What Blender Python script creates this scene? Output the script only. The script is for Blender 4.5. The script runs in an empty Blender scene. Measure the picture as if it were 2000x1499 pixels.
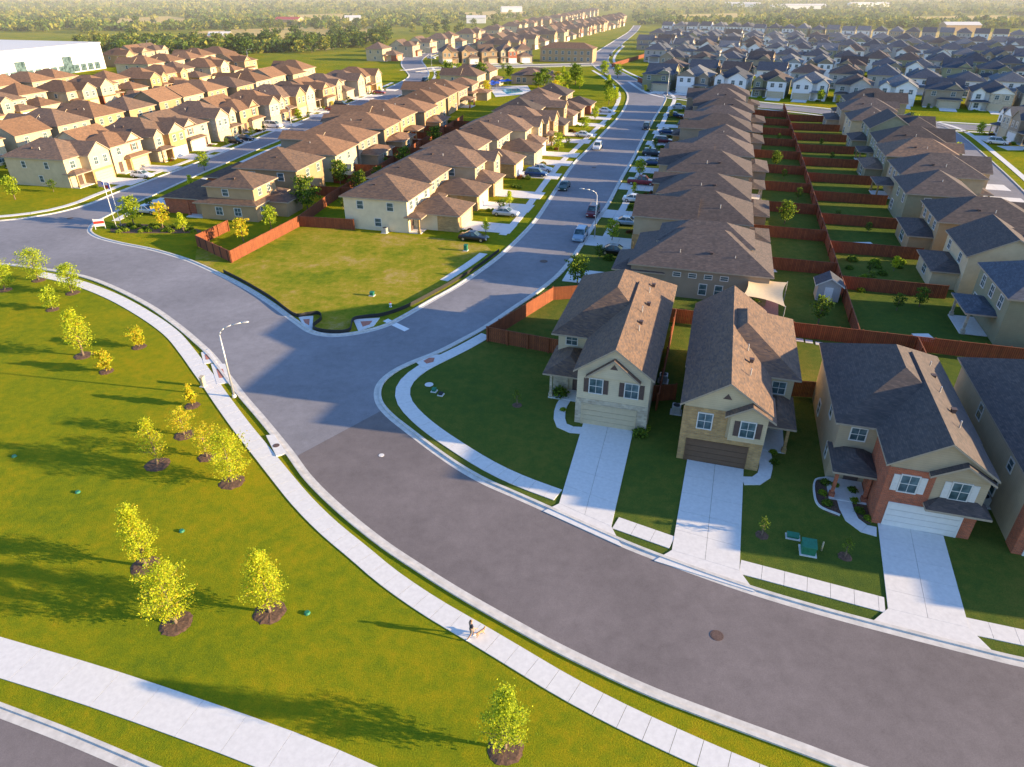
import bpy, math, random
import numpy as np
from mathutils import Vector, Matrix
R=random.Random(11); NR=np.random.RandomState(5)
SC=bpy.context.scene; COL=SC.collection
TH=math.radians(30.4); F=1333.0; H=36.0
ST,CT=math.sin(TH),math.cos(TH)
def G(px,py,z=0.0):
    u=(px-1000)/F; v=(py-749.5)/F; t=(H-z)/(ST+v*CT)
    return Vector((u*t,t*(CT-v*ST),z))
def PJ(p):
    d=p.y*CT+(H-p.z)*ST
    if d<1: return (-9999,-9999)
    return (1000+F*p.x/d, 749.5+F*(-(p.y*ST)+(H-p.z)*CT)/d)
# ---------------------------------------------------------------- materials
def nm(name):
    m=bpy.data.materials.new(name); m.use_nodes=True
    nt=m.node_tree; b=nt.nodes['Principled BSDF']; return m,nt,b
def L(nt,a,b): nt.links.new(a,b)
def noise(nt,scale,detail=4,vec=None,rough=.6):
    n=nt.nodes.new('ShaderNodeTexNoise'); n.inputs['Scale'].default_value=scale; n.inputs['Detail'].default_value=detail; n.inputs['Roughness'].default_value=rough
    if vec is not None: L(nt,vec,n.inputs['Vector'])
    return n
def ramp(nt,src,stops):
    r=nt.nodes.new('ShaderNodeValToRGB'); e=r.color_ramp.elements
    while len(e)<len(stops): e.new(0.5)
    for i,(p,c) in enumerate(stops): e[i].position=p; e[i].color=(c[0],c[1],c[2],1)
    L(nt,src,r.inputs[0]); return r
def mixc(nt,fac,a,b,mode='MIX'):
    m=nt.nodes.new('ShaderNodeMix'); m.data_type='RGBA'; m.blend_type=mode
    for s,v in ((0,fac),(6,a),(7,b)):
        if isinstance(v,(int,float)): m.inputs[s].default_value=v
        elif isinstance(v,tuple): m.inputs[s].default_value=(v[0],v[1],v[2],1)
        else: L(nt,v,m.inputs[s])
    return m.outputs[2]
def coord(nt): return nt.nodes.new('ShaderNodeTexCoord').outputs['Object']
def bump(nt,b,h,st=.3,d=.02):
    n=nt.nodes.new('ShaderNodeBump'); n.inputs['Strength'].default_value=st; n.inputs['Distance'].default_value=d
    L(nt,h,n.inputs['Height']); L(nt,n.outputs[0],b.inputs['Normal'])
def mat(name,c,rough=.8,var=.25,scale=6,metal=0,bmp=0):
    m,nt,b=nm(name); co=coord(nt); n=noise(nt,scale,4,co)
    lo=tuple(x*(1-var) for x in c); hi=tuple(min(1,x*(1+var)) for x in c)
    r=ramp(nt,n.outputs[0],[(.3,lo),(.7,hi)]); L(nt,r.outputs[0],b.inputs['Base Color'])
    b.inputs['Roughness'].default_value=rough; b.inputs['Metallic'].default_value=metal
    if bmp: bump(nt,b,n.outputs[0],bmp)
    return m
def wallvec(nt):
    co=coord(nt); s=nt.nodes.new('ShaderNodeSeparateXYZ'); L(nt,co,s.inputs[0])
    a=nt.nodes.new('ShaderNodeMath'); L(nt,s.outputs[0],a.inputs[0]); L(nt,s.outputs[1],a.inputs[1])
    c=nt.nodes.new('ShaderNodeCombineXYZ'); L(nt,a.outputs[0],c.inputs[0]); L(nt,s.outputs[2],c.inputs[1]); return c.outputs[0],co
def vary(nt,col,lo=.8,hi=1.22):
    i=nt.nodes.new('ShaderNodeObjectInfo'); r=ramp(nt,i.outputs['Random'],[(0,(lo,lo*.98,lo*.96)),(1,(hi,hi,hi))]); return mixc(nt,1.0,col,r.outputs[0],'MULTIPLY')
def brickmat(name,c1,c2,mort,w,h,msize=.012,rough=.85,nz=.3,bst=.4,va=False):
    m,nt,b=nm(name); v,co=wallvec(nt)
    t=nt.nodes.new('ShaderNodeTexBrick'); L(nt,v,t.inputs['Vector']); t.inputs['Scale'].default_value=1
    t.inputs['Brick Width'].default_value=w; t.inputs['Row Height'].default_value=h; t.inputs['Mortar Size'].default_value=msize
    t.inputs['Color1'].default_value=(*c1,1); t.inputs['Color2'].default_value=(*c2,1); t.inputs['Mortar'].default_value=(*mort,1); t.inputs['Bias'].default_value=0
    n=noise(nt,1.3,5,co); r=ramp(nt,n.outputs[0],[(.3,(1-nz,)*3),(.7,(1,1,1))])
    c=mixc(nt,1.0,t.outputs[0],r.outputs[0],'MULTIPLY')
    if va: c=vary(nt,c)
    L(nt,c,b.inputs['Base Color'])
    b.inputs['Roughness'].default_value=rough; bump(nt,b,t.outputs[1],-bst,.02); return m
def siding(name,c):
    m,nt,b=nm(name); v,co=wallvec(nt)
    w=nt.nodes.new('ShaderNodeTexWave'); w.bands_direction='Y'; w.wave_profile='SAW'; w.inputs['Scale'].default_value=1.6; L(nt,v,w.inputs['Vector'])
    n=noise(nt,.8,4,co); r=ramp(nt,n.outputs[0],[(.3,tuple(x*.9 for x in c)),(.7,tuple(min(1,x*1.08) for x in c))])
    r2=ramp(nt,w.outputs[0],[(.0,(.78,)*3),(.15,(1,1,1))])
    L(nt,vary(nt,mixc(nt,1.0,r.outputs[0],r2.outputs[0],'MULTIPLY'),.9,1.1),b.inputs['Base Color']); b.inputs['Roughness'].default_value=.8
    bump(nt,b,w.outputs[0],.3,.02); return m
def shingle(name,c1,c2):
    return brickmat(name,c1,c2,tuple(x*.6 for x in c1),.33,.075,.006,.9,.3,.3,True)
def grassmat(name,stops,big=.05,mid=.9):
    m,nt,b=nm(name); co=coord(nt)
    n1=noise(nt,big,6,co,.65); n2=noise(nt,mid,8,co,.8); n3=noise(nt,11,3,co,.8)
    a=nt.nodes.new('ShaderNodeMath'); a.operation='MULTIPLY_ADD'; L(nt,n2.outputs[0],a.inputs[0]); a.inputs[1].default_value=.5
    a2=nt.nodes.new('ShaderNodeMath'); a2.operation='MULTIPLY'; L(nt,n1.outputs[0],a2.inputs[0]); a2.inputs[1].default_value=.5
    L(nt,a2.outputs[0],a.inputs[2]); r=ramp(nt,a.outputs[0],stops)
    r3=ramp(nt,n3.outputs[0],[(.3,(.66,)*3),(.7,(1.2,)*3)])
    L(nt,mixc(nt,1.0,r.outputs[0],r3.outputs[0],'MULTIPLY'),b.inputs['Base Color']); b.inputs['Roughness'].default_value=1
    b.inputs['Specular IOR Level'].default_value=.05
    bump(nt,b,n3.outputs[0],.8,.08); return m
def roadmat(name,c):
    m,nt,b=nm(name); co=coord(nt)
    n1=noise(nt,.09,5,co); n2=noise(nt,14,3,co); n3=noise(nt,.9,6,co,.75)
    r1=ramp(nt,n1.outputs[0],[(.3,tuple(x*.84 for x in c)),(.7,tuple(x*1.16 for x in c))])
    r2=ramp(nt,n2.outputs[0],[(.3,(.85,)*3),(.7,(1.1,)*3)]); r3=ramp(nt,n3.outputs[0],[(.3,(.84,)*3),(.65,(1.06,)*3)])
    x=mixc(nt,1.0,r1.outputs[0],r2.outputs[0],'MULTIPLY'); L(nt,mixc(nt,1.0,x,r3.outputs[0],'MULTIPLY'),b.inputs['Base Color'])
    b.inputs['Roughness'].default_value=.85; b.inputs['Specular IOR Level'].default_value=.3; bump(nt,b,n2.outputs[0],.25,.01); return m
def leafmat(name,c,tr=.4):
    m,nt,b=nm(name); co=coord(nt); n=noise(nt,1.7,3,co)
    r=ramp(nt,n.outputs[0],[(.3,tuple(x*.8 for x in c)),(.7,tuple(min(1,x*1.2) for x in c))])
    L(nt,r.outputs[0],b.inputs['Base Color']); b.inputs['Roughness'].default_value=.7; b.inputs['Specular IOR Level'].default_value=.1
    t=nt.nodes.new('ShaderNodeBsdfTranslucent'); L(nt,r.outputs[0],t.inputs[0])
    mx=nt.nodes.new('ShaderNodeMixShader'); mx.inputs[0].default_value=tr
    L(nt,b.outputs[0],mx.inputs[1]); L(nt,t.outputs[0],mx.inputs[2]); L(nt,mx.outputs[0],nt.nodes['Material Output'].inputs[0]); return m
M={}
M['grass']=grassmat('lawn_grass',[(.36,(.11,.17,.012)),(.46,(.19,.23,.01)),(.54,(.28,.265,.01)),(.64,(.38,.27,.014))])
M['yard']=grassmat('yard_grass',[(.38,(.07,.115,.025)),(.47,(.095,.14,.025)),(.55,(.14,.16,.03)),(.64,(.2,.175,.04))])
M['lot']=grassmat('rough_grass',[(.36,(.09,.16,.015)),(.45,(.2,.24,.015)),(.53,(.33,.28,.03)),(.63,(.46,.34,.14))],.09,.7)
M['field']=grassmat('dry_field',[(.3,(.42,.32,.08)),(.5,(.62,.45,.15)),(.7,(.7,.54,.24))],.01,.05)
M['road']=roadmat('asphalt_old',(.255,.25,.27)); M['road2']=roadmat('asphalt_new',(.195,.17,.168))
M['conc']=mat('concrete',(.7,.69,.67),.9,.07,3.2,bmp=.08); M['kerb']=mat('kerb_concrete',(.6,.58,.54),.9,.16,1.5)
M['mulch']=mat('mulch',(.13,.075,.05),1,.5,7,bmp=.5); M['bark']=mat('bark',(.18,.13,.09),.95,.4,14,bmp=.4)
M['fence']=brickmat('fence_wood',(.34,.1,.035),(.25,.07,.028),(.06,.02,.01),.14,4.0,.012,.85,.3,.3)
M['roofB']=shingle('brown_shingle',(.3,.165,.09),(.17,.105,.07)); M['roofD']=shingle('dark_shingle',(.13,.1,.09),(.075,.065,.065))
M['roofG']=shingle('slate_shingle',(.1,.115,.145),(.06,.07,.095)); M['roofN']=shingle('tabby_shingle',(.25,.155,.1),(.12,.09,.08)); M['roofS']=shingle('ash_shingle',(.2,.21,.23),(.13,.14,.16))
for k,c in dict(cream=(.6,.49,.31),tan=(.42,.29,.16),beige=(.48,.38,.25),olive=(.28,.28,.18),grey=(.42,.42,.42),white=(.78,.76,.72),taupe=(.33,.27,.2),pale=(.68,.58,.4)).items(): M[k]=siding(k+'_siding',c)
M['stone']=brickmat('pale_stone',(.7,.61,.45),(.46,.38,.28),(.54,.48,.38),.42,.2,.02)
M['tanstone']=brickmat('tan_stone',(.62,.38,.15),(.42,.25,.11),(.45,.34,.18),.38,.17,.018)
M['brick']=brickmat('red_brick',(.6,.13,.045),(.34,.075,.035),(.42,.27,.18),.26,.09,.01)
M['trim']=mat('white_trim',(.68,.66,.62),.6,.06,3); M['fascia']=mat('fascia',(.38,.31,.23),.7,.1,3); M['dtrim']=mat('brown_trim',(.1,.065,.055),.6,.2,3)
M['gdT']=mat('tan_garage',(.56,.46,.3),.6,.06,2); M['gdW']=mat('white_garage',(.76,.73,.68),.6,.05,2); M['gdB']=mat('brown_garage',(.14,.08,.045),.6,.12,2)
M['metal']=mat('galvanised',(.55,.55,.55),.45,.1,5,.5); M['white']=mat('white_paint',(.8,.8,.8),.4,.03,2); M['black']=mat('black_plastic',(.02,.02,.022),.6,.2,4)
M['green']=mat('utility_green',(.02,.18,.1),.5,.2,5); M['iron']=mat('cast_iron',(.12,.075,.06),.7,.4,14); M['red']=mat('red_paint',(.5,.04,.03),.5,.1,5)
M['blue']=mat('blue_fabric',(.02,.09,.5),.7,.1,5); M['pad']=mat('ramp_red',(.5,.19,.13),.9,.2,6); M['sail']=mat('sail_cloth',(.7,.54,.34),.9,.06,3)
M['leafA']=leafmat('leaf_lime',(.6,.64,.035),.5); M['leafB']=leafmat('leaf_green',(.4,.5,.04),.5); M['leafO']=leafmat('leaf_gold',(.66,.5,.04),.5)
M['leafD']=leafmat('leaf_dark',(.08,.14,.025),.3); M['leafE']=leafmat('leaf_mid',(.18,.26,.03),.35); M['leafR']=leafmat('leaf_red',(.3,.06,.05),.3)
M['farA']=leafmat('far_green',(.13,.2,.03),.3); M['farB']=leafmat('far_gold',(.34,.33,.05),.3); M['farC']=leafmat('far_dark',(.06,.11,.025),.3)
def glass():
    m,nt,b=nm('window_glass'); n=noise(nt,.7,2,coord(nt)); r=ramp(nt,n.outputs[0],[(.4,(.04,.07,.08)),(.6,(.13,.2,.22))])
    L(nt,r.outputs[0],b.inputs['Base Color']); b.inputs['Roughness'].default_value=.12; return m
M['glass']=glass()
def paint(name,c):
    m,nt,b=nm(name); n=noise(nt,3,2,coord(nt)); r=ramp(nt,n.outputs[0],[(.3,tuple(x*.92 for x in c)),(.7,c)]); L(nt,r.outputs[0],b.inputs['Base Color'])
    b.inputs['Roughness'].default_value=.28; b.inputs['Metallic'].default_value=.15; b.inputs['Coat Weight'].default_value=.6; return m
for k,c in dict(black=(.015,.015,.02),silver=(.5,.52,.55),white=(.8,.8,.8),red=(.25,.015,.02),navy=(.02,.06,.18),ltblue=(.3,.42,.55),maroon=(.14,.012,.02),darkgreen=(.015,.06,.05)).items(): M['p_'+k]=paint('paint_'+k,c)
M['tyre']=mat('rubber',(.02,.02,.02),.9,.1,5); M['rim']=mat('alloy',(.5,.5,.5),.35,.05,5,.8)
M['lens']=mat('lens',(.75,.75,.7),.2,.05,4); M['tail']=mat('tail_lens',(.4,.01,.01),.25,.05,4)
M['skin']=mat('skin',(.5,.3,.2),.6,.05,5); M['cloth']=mat('dark_shirt',(.03,.03,.05),.9,.2,9); M['short']=mat('grey_shorts',(.16,.15,.15),.9,.2,9); M['hair']=mat('hair',(.04,.025,.015),.8,.3,20)
M['fur']=mat('fur',(.45,.28,.16),.9,.25,9); M['water']=mat('pool_water',(.05,.3,.38),.1,.1,2)
# ---------------------------------------------------------------- mesh builder
class MB:
    def __init__(s): s.v=[]; s.f=[]; s.m=[]
    def add(s,vs,fs,mi=0):
        b=len(s.v); s.v+= [tuple(x) for x in vs]
        for f in fs: s.f.append(tuple(i+b for i in f)); s.m.append(mi)
    def box(s,x0,x1,y0,y1,z0,z1,mi=0):
        s.add([(x0,y0,z0),(x1,y0,z0),(x1,y1,z0),(x0,y1,z0),(x0,y0,z1),(x1,y0,z1),(x1,y1,z1),(x0,y1,z1)],
              [(0,3,2,1),(4,5,6,7),(0,1,5,4),(1,2,6,5),(2,3,7,6),(3,0,4,7)],mi)
    def prism(s,P,z0,z1,mi=0,ms=None):
        n=len(P); a=sum(P[i][0]*P[(i+1)%n][1]-P[(i+1)%n][0]*P[i][1] for i in range(n))
        if a<0: P=P[::-1]
        b=len(s.v); s.v+=[(p[0],p[1],z0) for p in P]+[(p[0],p[1],z1) for p in P]
        s.f.append(tuple(range(b+n,b+2*n))); s.m.append(mi)
        if z1-z0>.02:
            for i in range(n):
                j=(i+1)%n; s.f.append((b+i,b+j,b+n+j,b+n+i)); s.m.append(mi if ms is None else ms)
    def tube(s,p0,p1,r0,r1,n=8,mi=0,cap=True):
        p0=Vector(p0);p1=Vector(p1); d=(p1-p0).normalized(); a=d.orthogonal().normalized(); c=d.cross(a); b=len(s.v)
        for p,r in ((p0,r0),(p1,r1)):
            for i in range(n):
                t=2*math.pi*i/n; s.v.append(tuple(p+(a*math.cos(t)+c*math.sin(t))*r))
        for i in range(n): j=(i+1)%n; s.f.append((b+i,b+j,b+n+j,b+n+i)); s.m.append(mi)
        if cap: s.f.append(tuple(range(b+n-1,b-1,-1))); s.m.append(mi); s.f.append(tuple(range(b+n,b+2*n))); s.m.append(mi)
    def loft(s,rings,mi=0):
        n=len(rings[0]); b=len(s.v)
        for r in rings: s.v+=[tuple(p) for p in r]
        for k in range(len(rings)-1):
            for i in range(n): j=(i+1)%n; s.f.append((b+k*n+i,b+k*n+j,b+(k+1)*n+j,b+(k+1)*n+i)); s.m.append(mi)
        s.f.append(tuple(b+i for i in range(n-1,-1,-1))); s.m.append(mi); s.f.append(tuple(b+(len(rings)-1)*n+i for i in range(n))); s.m.append(mi)
    def mesh(s,name,mats,smooth=False):
        me=bpy.data.meshes.new(name); me.from_pydata(s.v,[],s.f)
        for m in mats: me.materials.append(M[m] if isinstance(m,str) else m)
        if len(mats)>1: me.polygons.foreach_set('material_index',s.m)
        if smooth: me.polygons.foreach_set('use_smooth',[True]*len(s.f))
        me.update(); return me
def ob(name,me,parent=None,loc=(0,0,0),rz=0):
    o=bpy.data.objects.new(name,me); COL.objects.link(o); o.location=loc; o.rotation_euler=(0,0,rz)
    if parent: o.parent=parent
    return o
def tag(o,label,cat,group=None,kind=None):
    if label: o['label']=label
    if cat: o['category']=cat
    if group: o['group']=group
    if kind: o['kind']=kind
    return o
def struct(name,mb,mats,smooth=False):
    o=ob(name,mb.mesh(name,mats,smooth)); o['kind']='structure'; return o
def thing(name,label,cat,loc,rz=0,group=None): return tag(ob(name,None,None,loc,rz),label,cat,group)
def inst(root,parts):
    for p in parts:
        o=ob(p[0],p[1],root,p[2],p[3])
        if len(p)>4:
            for q in p[4]: ob(q[0],q[1],o,q[2],q[3])
# ---------------------------------------------------------------- path helpers
def cr(P,k=6):
    P=[Vector((p[0],p[1])) for p in P]; Q=[P[0]*2-P[1]]+P+[P[-1]*2-P[-2]]; out=[]
    for i in range(1,len(Q)-2):
        a,b,c,d=Q[i-1],Q[i],Q[i+1],Q[i+2]
        for j in range(k):
            t=j/k; out.append(.5*((2*b)+(c-a)*t+(2*a-5*b+4*c-d)*t*t+(3*b-a-3*c+d)*t**3))
    out.append(P[-1]); return out
def gp(L_): return [G(*p).xy for p in L_]
def offs(P,d):
    out=[]
    for i in range(len(P)):
        a=P[max(0,i-1)]; b=P[min(len(P)-1,i+1)]; t=(b-a)
        if t.length<1e-6: t=Vector((1,0))
        t.normalize(); out.append(P[i]+Vector((-t.y,t.x))*d)
    return out
def resamp(P,step):
    out=[P[0]]; acc=0; last=P[0]
    for i in range(1,len(P)):
        seg=P[i]-last
        while acc+seg.length>=step:
            q=last+seg.normalized()*(step-acc); out.append(q); last=q; seg=P[i]-last; acc=0
        acc+=seg.length; last=P[i]
    out.append(P[-1]); return out
def ribbon(mb,P,d0,d1,z0,z1,mi=0):
    A=offs(P,d0); B=offs(P,d1)
    for i in range(len(P)-1):
        vs=[(*A[i],z1),(*A[i+1],z1),(*B[i+1],z1),(*B[i],z1),(*A[i],z0),(*A[i+1],z0),(*B[i+1],z0),(*B[i],z0)]
        fs=[(0,1,2,3)] if d1<d0 else [(3,2,1,0)]
        if z1-z0>.02: fs+= [(0,4,5,1),(3,2,6,7)]
        mb.add(vs,fs,mi)
def slabs(mb,P,w,z0,z1,step=1.5,gap=.025,mi=0):
    Q=resamp(P,step)
    if (Q[-1]-Q[-2]).length<.2: Q.pop()
    A=offs(Q,w/2); B=offs(Q,-w/2)
    for i in range(len(Q)-1):
        def e(a,b): 
            d=(b-a); d=d.normalized()*gap/2 if d.length>0 else d; return a+d,b-d
        a0,a1=e(A[i],A[i+1]); b0,b1=e(B[i],B[i+1])
        mb.add([(*a0,z1),(*a1,z1),(*b1,z1),(*b0,z1),(*a0,z0),(*a1,z0),(*b1,z0),(*b0,z0)],[(3,2,1,0),(0,1,5,4),(2,3,7,6),(1,2,6,5),(3,0,4,7)],mi)
# ---------------------------------------------------------------- ground & roads
mb=MB(); mb.add([(-6000,-400,0),(6000,-400,0),(6000,9000,0),(-6000,9000,0)],[(0,1,2,3)]); struct('ground',mb,['grass'])
E_low=[(-300,512),(-100,514),(0,517),(90,528),(160,541),(220,563),(290,599),(345,638),(385,672),(412,698),(440,735),(470,775),(510,822),(560,884),(600,938),(660,997),(740,1062),(820,1116),(900,1166),(1000,1223),(1100,1277),(1250,1348),(1400,1407),(1560,1466),(1700,1518),(1900,1580),(2100,1630)]
E_R=[(2400,1370),(2200,1333),(2000,1292),(1900,1268),(1750,1230),(1600,1190),(1450,1145),(1300,1092),(1200,1052),(1070,993),(1000,962),(950,940),(900,912),(850,878),(800,840),(765,812),(745,788),(741,765),(750,745),(775,725),(810,708),(860,688),(905,665),(950,640),(1000,606),(1050,572),(1090,540),(1118,508),(1140,475),(1165,435),(1190,398),(1215,350),(1238,310),(1258,270),(1280,230),(1297,203),(1300,190),(1285,178),(1262,166),(1240,154),(1215,142),(1197,131),(1188,118),(1195,104),(1210,90),(1228,76),(1244,62),(1252,50)]
E_L=[(1238,50),(1228,62),(1208,75),(1184,90),(1164,103),(1155,115),(1156,126),(1170,138),(1192,151),(1212,168),(1225,185),(1222,205),(1205,232),(1180,258),(1150,290),(1120,320),(1095,355),(1070,393),(1045,430),(1015,463),(975,500),(935,530),(890,560),(840,588),(790,617),(750,637),(700,650),(650,655),(610,648),(575,625),(530,592),(480,561),(425,533),(365,507),(300,488),(240,476),(200,466),(180,456),(178,446),(192,432),(240,408),(300,382),(370,350),(440,320),(510,290),(580,262),(650,238),(705,220),(755,200),(795,180),(825,162),(838,146),(832,131),(825,118),(838,106)]
E_W=[(800,103),(786,116),(784,128),(793,140),(798,150),(780,162),(745,177),(700,195),(650,213),(590,236),(520,263),(460,288),(380,320),(300,350),(220,380),(180,397),(130,412),(80,422),(0,432),(-300,455)]
KL,KR,KM,KW=[cr(gp(e)) for e in (E_low,E_R,E_L,E_W)]
mb=MB(); mb.prism([tuple(p) for p in KL+KR+KM+KW],.008,.010); struct('road',mb,['road'])
P=[tuple(p) for p in offs(KR[6:38*6],-.15)]+[tuple(G(*p).xy) for p in ((1330,196),(1480,212),(1620,226),(1755,246),(1825,262),(1900,340),(1980,440),(2150,640),(2500,900),(2600,1300))]
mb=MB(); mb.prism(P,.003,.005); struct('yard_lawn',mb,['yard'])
def cut(E,i0,i1): return cr(gp(E))[i0*6:i1*6+1]
P=[G(582,890).xy]+cut(E_low,14,26)+cut(E_R,0,14)+[G(752,799).xy]
mb=MB(); mb.prism([tuple(p) for p in P],.012,.015); struct('road_resurfaced',mb,['road2'])
def street(name,px,w,z,mt='road',kerbs=True):
    P=cr(gp(px)); mb=MB(); ribbon(mb,P,w/2,-w/2,z,z+.004); struct(name,mb,[mt])
    if kerbs:
        mb=MB(); ribbon(mb,P,w/2+.25,w/2,0,.14); ribbon(mb,P,-w/2,-w/2-.25,0,.14); struct('kerb',mb,['kerb'])
        mb=MB(); ribbon(mb,P,w/2+3.6,w/2+2.3,0,.05); ribbon(mb,P,-w/2-2.3,-w/2-3.6,0,.05); struct('pavement',mb,['conc'])
    return P
street('side_street',[(1262,160),(1300,181),(1350,191),(1480,206),(1600,218),(1760,240),(1900,250),(2100,262)],9,.02)
street('side_street',[(1780,238),(1830,256),(1885,305),(1945,368),(2010,450),(2120,600)],9,.028)
street('side_street',[(820,112),(850,103),(900,93),(1000,73),(1100,54),(1190,38)],9,.02)
street('side_street',[(800,140),(860,134),(1000,130),(1165,126)],8,.034)
mb=MB()
for K in (KL,KR,KM,KW): ribbon(mb,K,0.05,-.2,0,.13)
struct('kerb',mb,['kerb'])
mb=MB()
for K in (KL,KR,KM,KW): ribbon(mb,K,.55,0.05,.018,.022)
struct('gutter',mb,['kerb'])
mb=MB()
SW1=cr(gp([(78,536),(150,553),(220,580),(285,616),(335,652),(366,688),(388,718),(410,748),(432,780),(470,832),(510,882),(550,932),(590,980),(640,1030),(700,1080),(760,1130),(840,1185),(930,1238),(1010,1286),(1100,1340),(1200,1393),(1300,1441),(1400,1486),(1480,1520),(1650,1590)]))
slabs(mb,SW1,1.6,0,.06)
SW2=cr(gp([(950,655),(905,680),(860,702),(822,722),(795,745),(786,768),(796,795),(835,833),(900,878),(960,914),(1020,942),(1090,968)]))
slabs(mb,SW2,1.5,0,.06)
for a,b in (((1202,1022),(1316,1062)),((1445,1108),(1728,1183)),((1884,1222),(2200,1290))): slabs(mb,[G(*a).xy,G(*b).xy],1.4,0,.06)
for K,a,b in ((KR,28,44),(KM,7,19),(KM,39,52),(KW,5,14)):
    slabs(mb,offs(K[a*6:b*6+1],-3.0),1.3,0,.05,3,.04)
slabs(mb,offs(KW[14*6:],-3.0),1.3,0,.05,3,.04)
slabs(mb,offs(KM[20*6:22*6],-2.6),1.3,0,.05,3,.04)
struct('pavement',mb,['conc'])
mb=MB(); slabs(mb,cr(gp([(-300,1195),(0,1284),(200,1345),(400,1414),(540,1465),(660,1515),(800,1580)])),2.35,0,.06,3.0,.02); struct('shared_path',mb,['conc'])
KB=cr(gp([(-300,1265),(-100,1335),(0,1373),(150,1430),(330,1506),(480,1570)]))
mb=MB(); ribbon(mb,KB,.0,-.22,0,.13); ribbon(mb,KB,-.22,-.75,.018,.022); struct('kerb',mb,['kerb'])
mb=MB(); ribbon(mb,KB,-.2,-14,.006,.010); struct('road',mb,['road2'])
mb=MB(); ribbon(mb,KB,-3.3,-3.42,.012,.016); struct('lane_marking',mb,['white'])
mb=MB(); mb.prism([tuple(G(*p).xy) for p in ((748,628),(758,623),(800,643),(790,648))],.018,.02); struct('stop_line',mb,['white'])
P=[tuple(p) for p in offs(KM[20*6:33*6],-.45)]+[tuple(G(*p).xy) for p in ((385,482),(452,513),(588,440),(692,450),(880,468),(950,480))]
mb=MB(); mb.prism(P,.012,.016); struct('vacant_lot_ground',mb,['lot'])
pf=[[(368,62),(560,54),(725,52),(748,74),(640,98),(470,97),(380,88)],[(1500,60),(1700,58),(2100,66),(2100,82),(1720,84),(1560,76)],[(140,40),(330,32),(420,44),(300,56)],[(880,26),(1010,20),(1060,30),(930,40)],[(560,30),(700,26),(720,36),(590,42)],[(1300,30),(1450,26),(1500,36),(1340,42)],[(1750,34),(1950,30),(2100,40),(1800,46)]]
for px in pf:
    mb=MB(); mb.prism([tuple(G(*p).xy) for p in px],.02,.03); struct('field',mb,['field'])
for px in ([(393,690),(408,683),(425,708),(398,712)],[(412,712),(440,712),(452,748),(424,752)],[(812,708),(838,694),(862,694),(856,712),(826,720)],[(583,620),(612,618),(610,646),(592,636)],[(690,625),(742,622),(730,638),(700,648)]):
    mb=MB(); mb.prism([tuple(G(*p).xy) for p in px],0,.075); struct('kerb_ramp',mb,['conc'])
    c=sum((G(*p).xy for p in px),Vector((0,0)))/len(px); mb=MB()
    mb.prism([(c.x+(G(*p).x-c.x)*.45,c.y+(G(*p).y-c.y)*.45) for p in px],.07,.085); struct('tactile_pad',mb,['pad'])
def drive(px,walk=None):
    A,B,C,D=[G(*p).xy for p in px]
    mb=MB(); n=5
    for i in range(n):
        for j in range(2):
            def q(s,t): return (A.lerp(B,s)).lerp(D.lerp(C,s),t)
            e=.0025; mb.prism([tuple(q(j*.5+e*(j),i/n+e/3)),tuple(q(j*.5+.5-e*(1-j),i/n+e/3)),tuple(q(j*.5+.5-e*(1-j),(i+1)/n-e/3)),tuple(q(j*.5+e*j,(i+1)/n-e/3))],0,.075)
    l=(D-A).normalized(); w=(C-D).normalized()
    mb.prism([tuple(D),tuple(C),tuple(C+l*1.6+w*1.1),tuple(D+l*1.6-w*1.1)],0,.07)
    struct('driveway',mb,['conc'])
    if walk: 
        mb=MB(); slabs(mb,cr(gp(walk)),1.1,0,.065,1.2,.02); struct('path',mb,['conc'])
drive([(1139,828),(1237,841),(1194,1030),(1092,985)],[(1112,770),(1096,795),(1093,822),(1105,838),(1138,842)])
drive([(1342,899),(1452,918),(1444,1116),(1312,1076)],[(1488,868),(1496,900),(1492,930),(1478,940),(1450,940)])
drive([(1714,1022),(1842,1048),(1892,1228),(1734,1190)],[(1636,925),(1645,965),(1655,1000),(1675,1028),(1712,1040)])
# ---------------------------------------------------------------- house kit
def hip(mb,x0,x1,y0,y1,z,p=.55,o=.45,t=.18):
    X0,X1,Y0,Y1=x0-o,x1+o,y0-o,y1+o; w=X1-X0; d=Y1-Y0; xm=(X0+X1)/2; ym=(Y0+Y1)/2
    base=[(X0,Y0,z),(X1,Y0,z),(X1,Y1,z),(X0,Y1,z)]
    if w<=d: hh=w/2-.01; a=(xm,Y0+hh,z+hh*p); b=(xm,Y1-hh,z+hh*p); fs=[(0,1,4),(1,2,5,4),(2,3,5),(3,0,4,5)]
    else: hh=d/2-.01; a=(X0+hh,ym,z+hh*p); b=(X1-hh,ym,z+hh*p); fs=[(0,1,5,4),(1,2,5),(2,3,4,5),(3,0,4)]
    mb.add(base+[a,b],fs,0)
    mb.add(base+[(x,y,z-t) for x,y,_ in base],[(0,4,5,1),(1,5,6,2),(2,6,7,3),(3,7,4,0),(7,6,5,4)],1)
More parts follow.
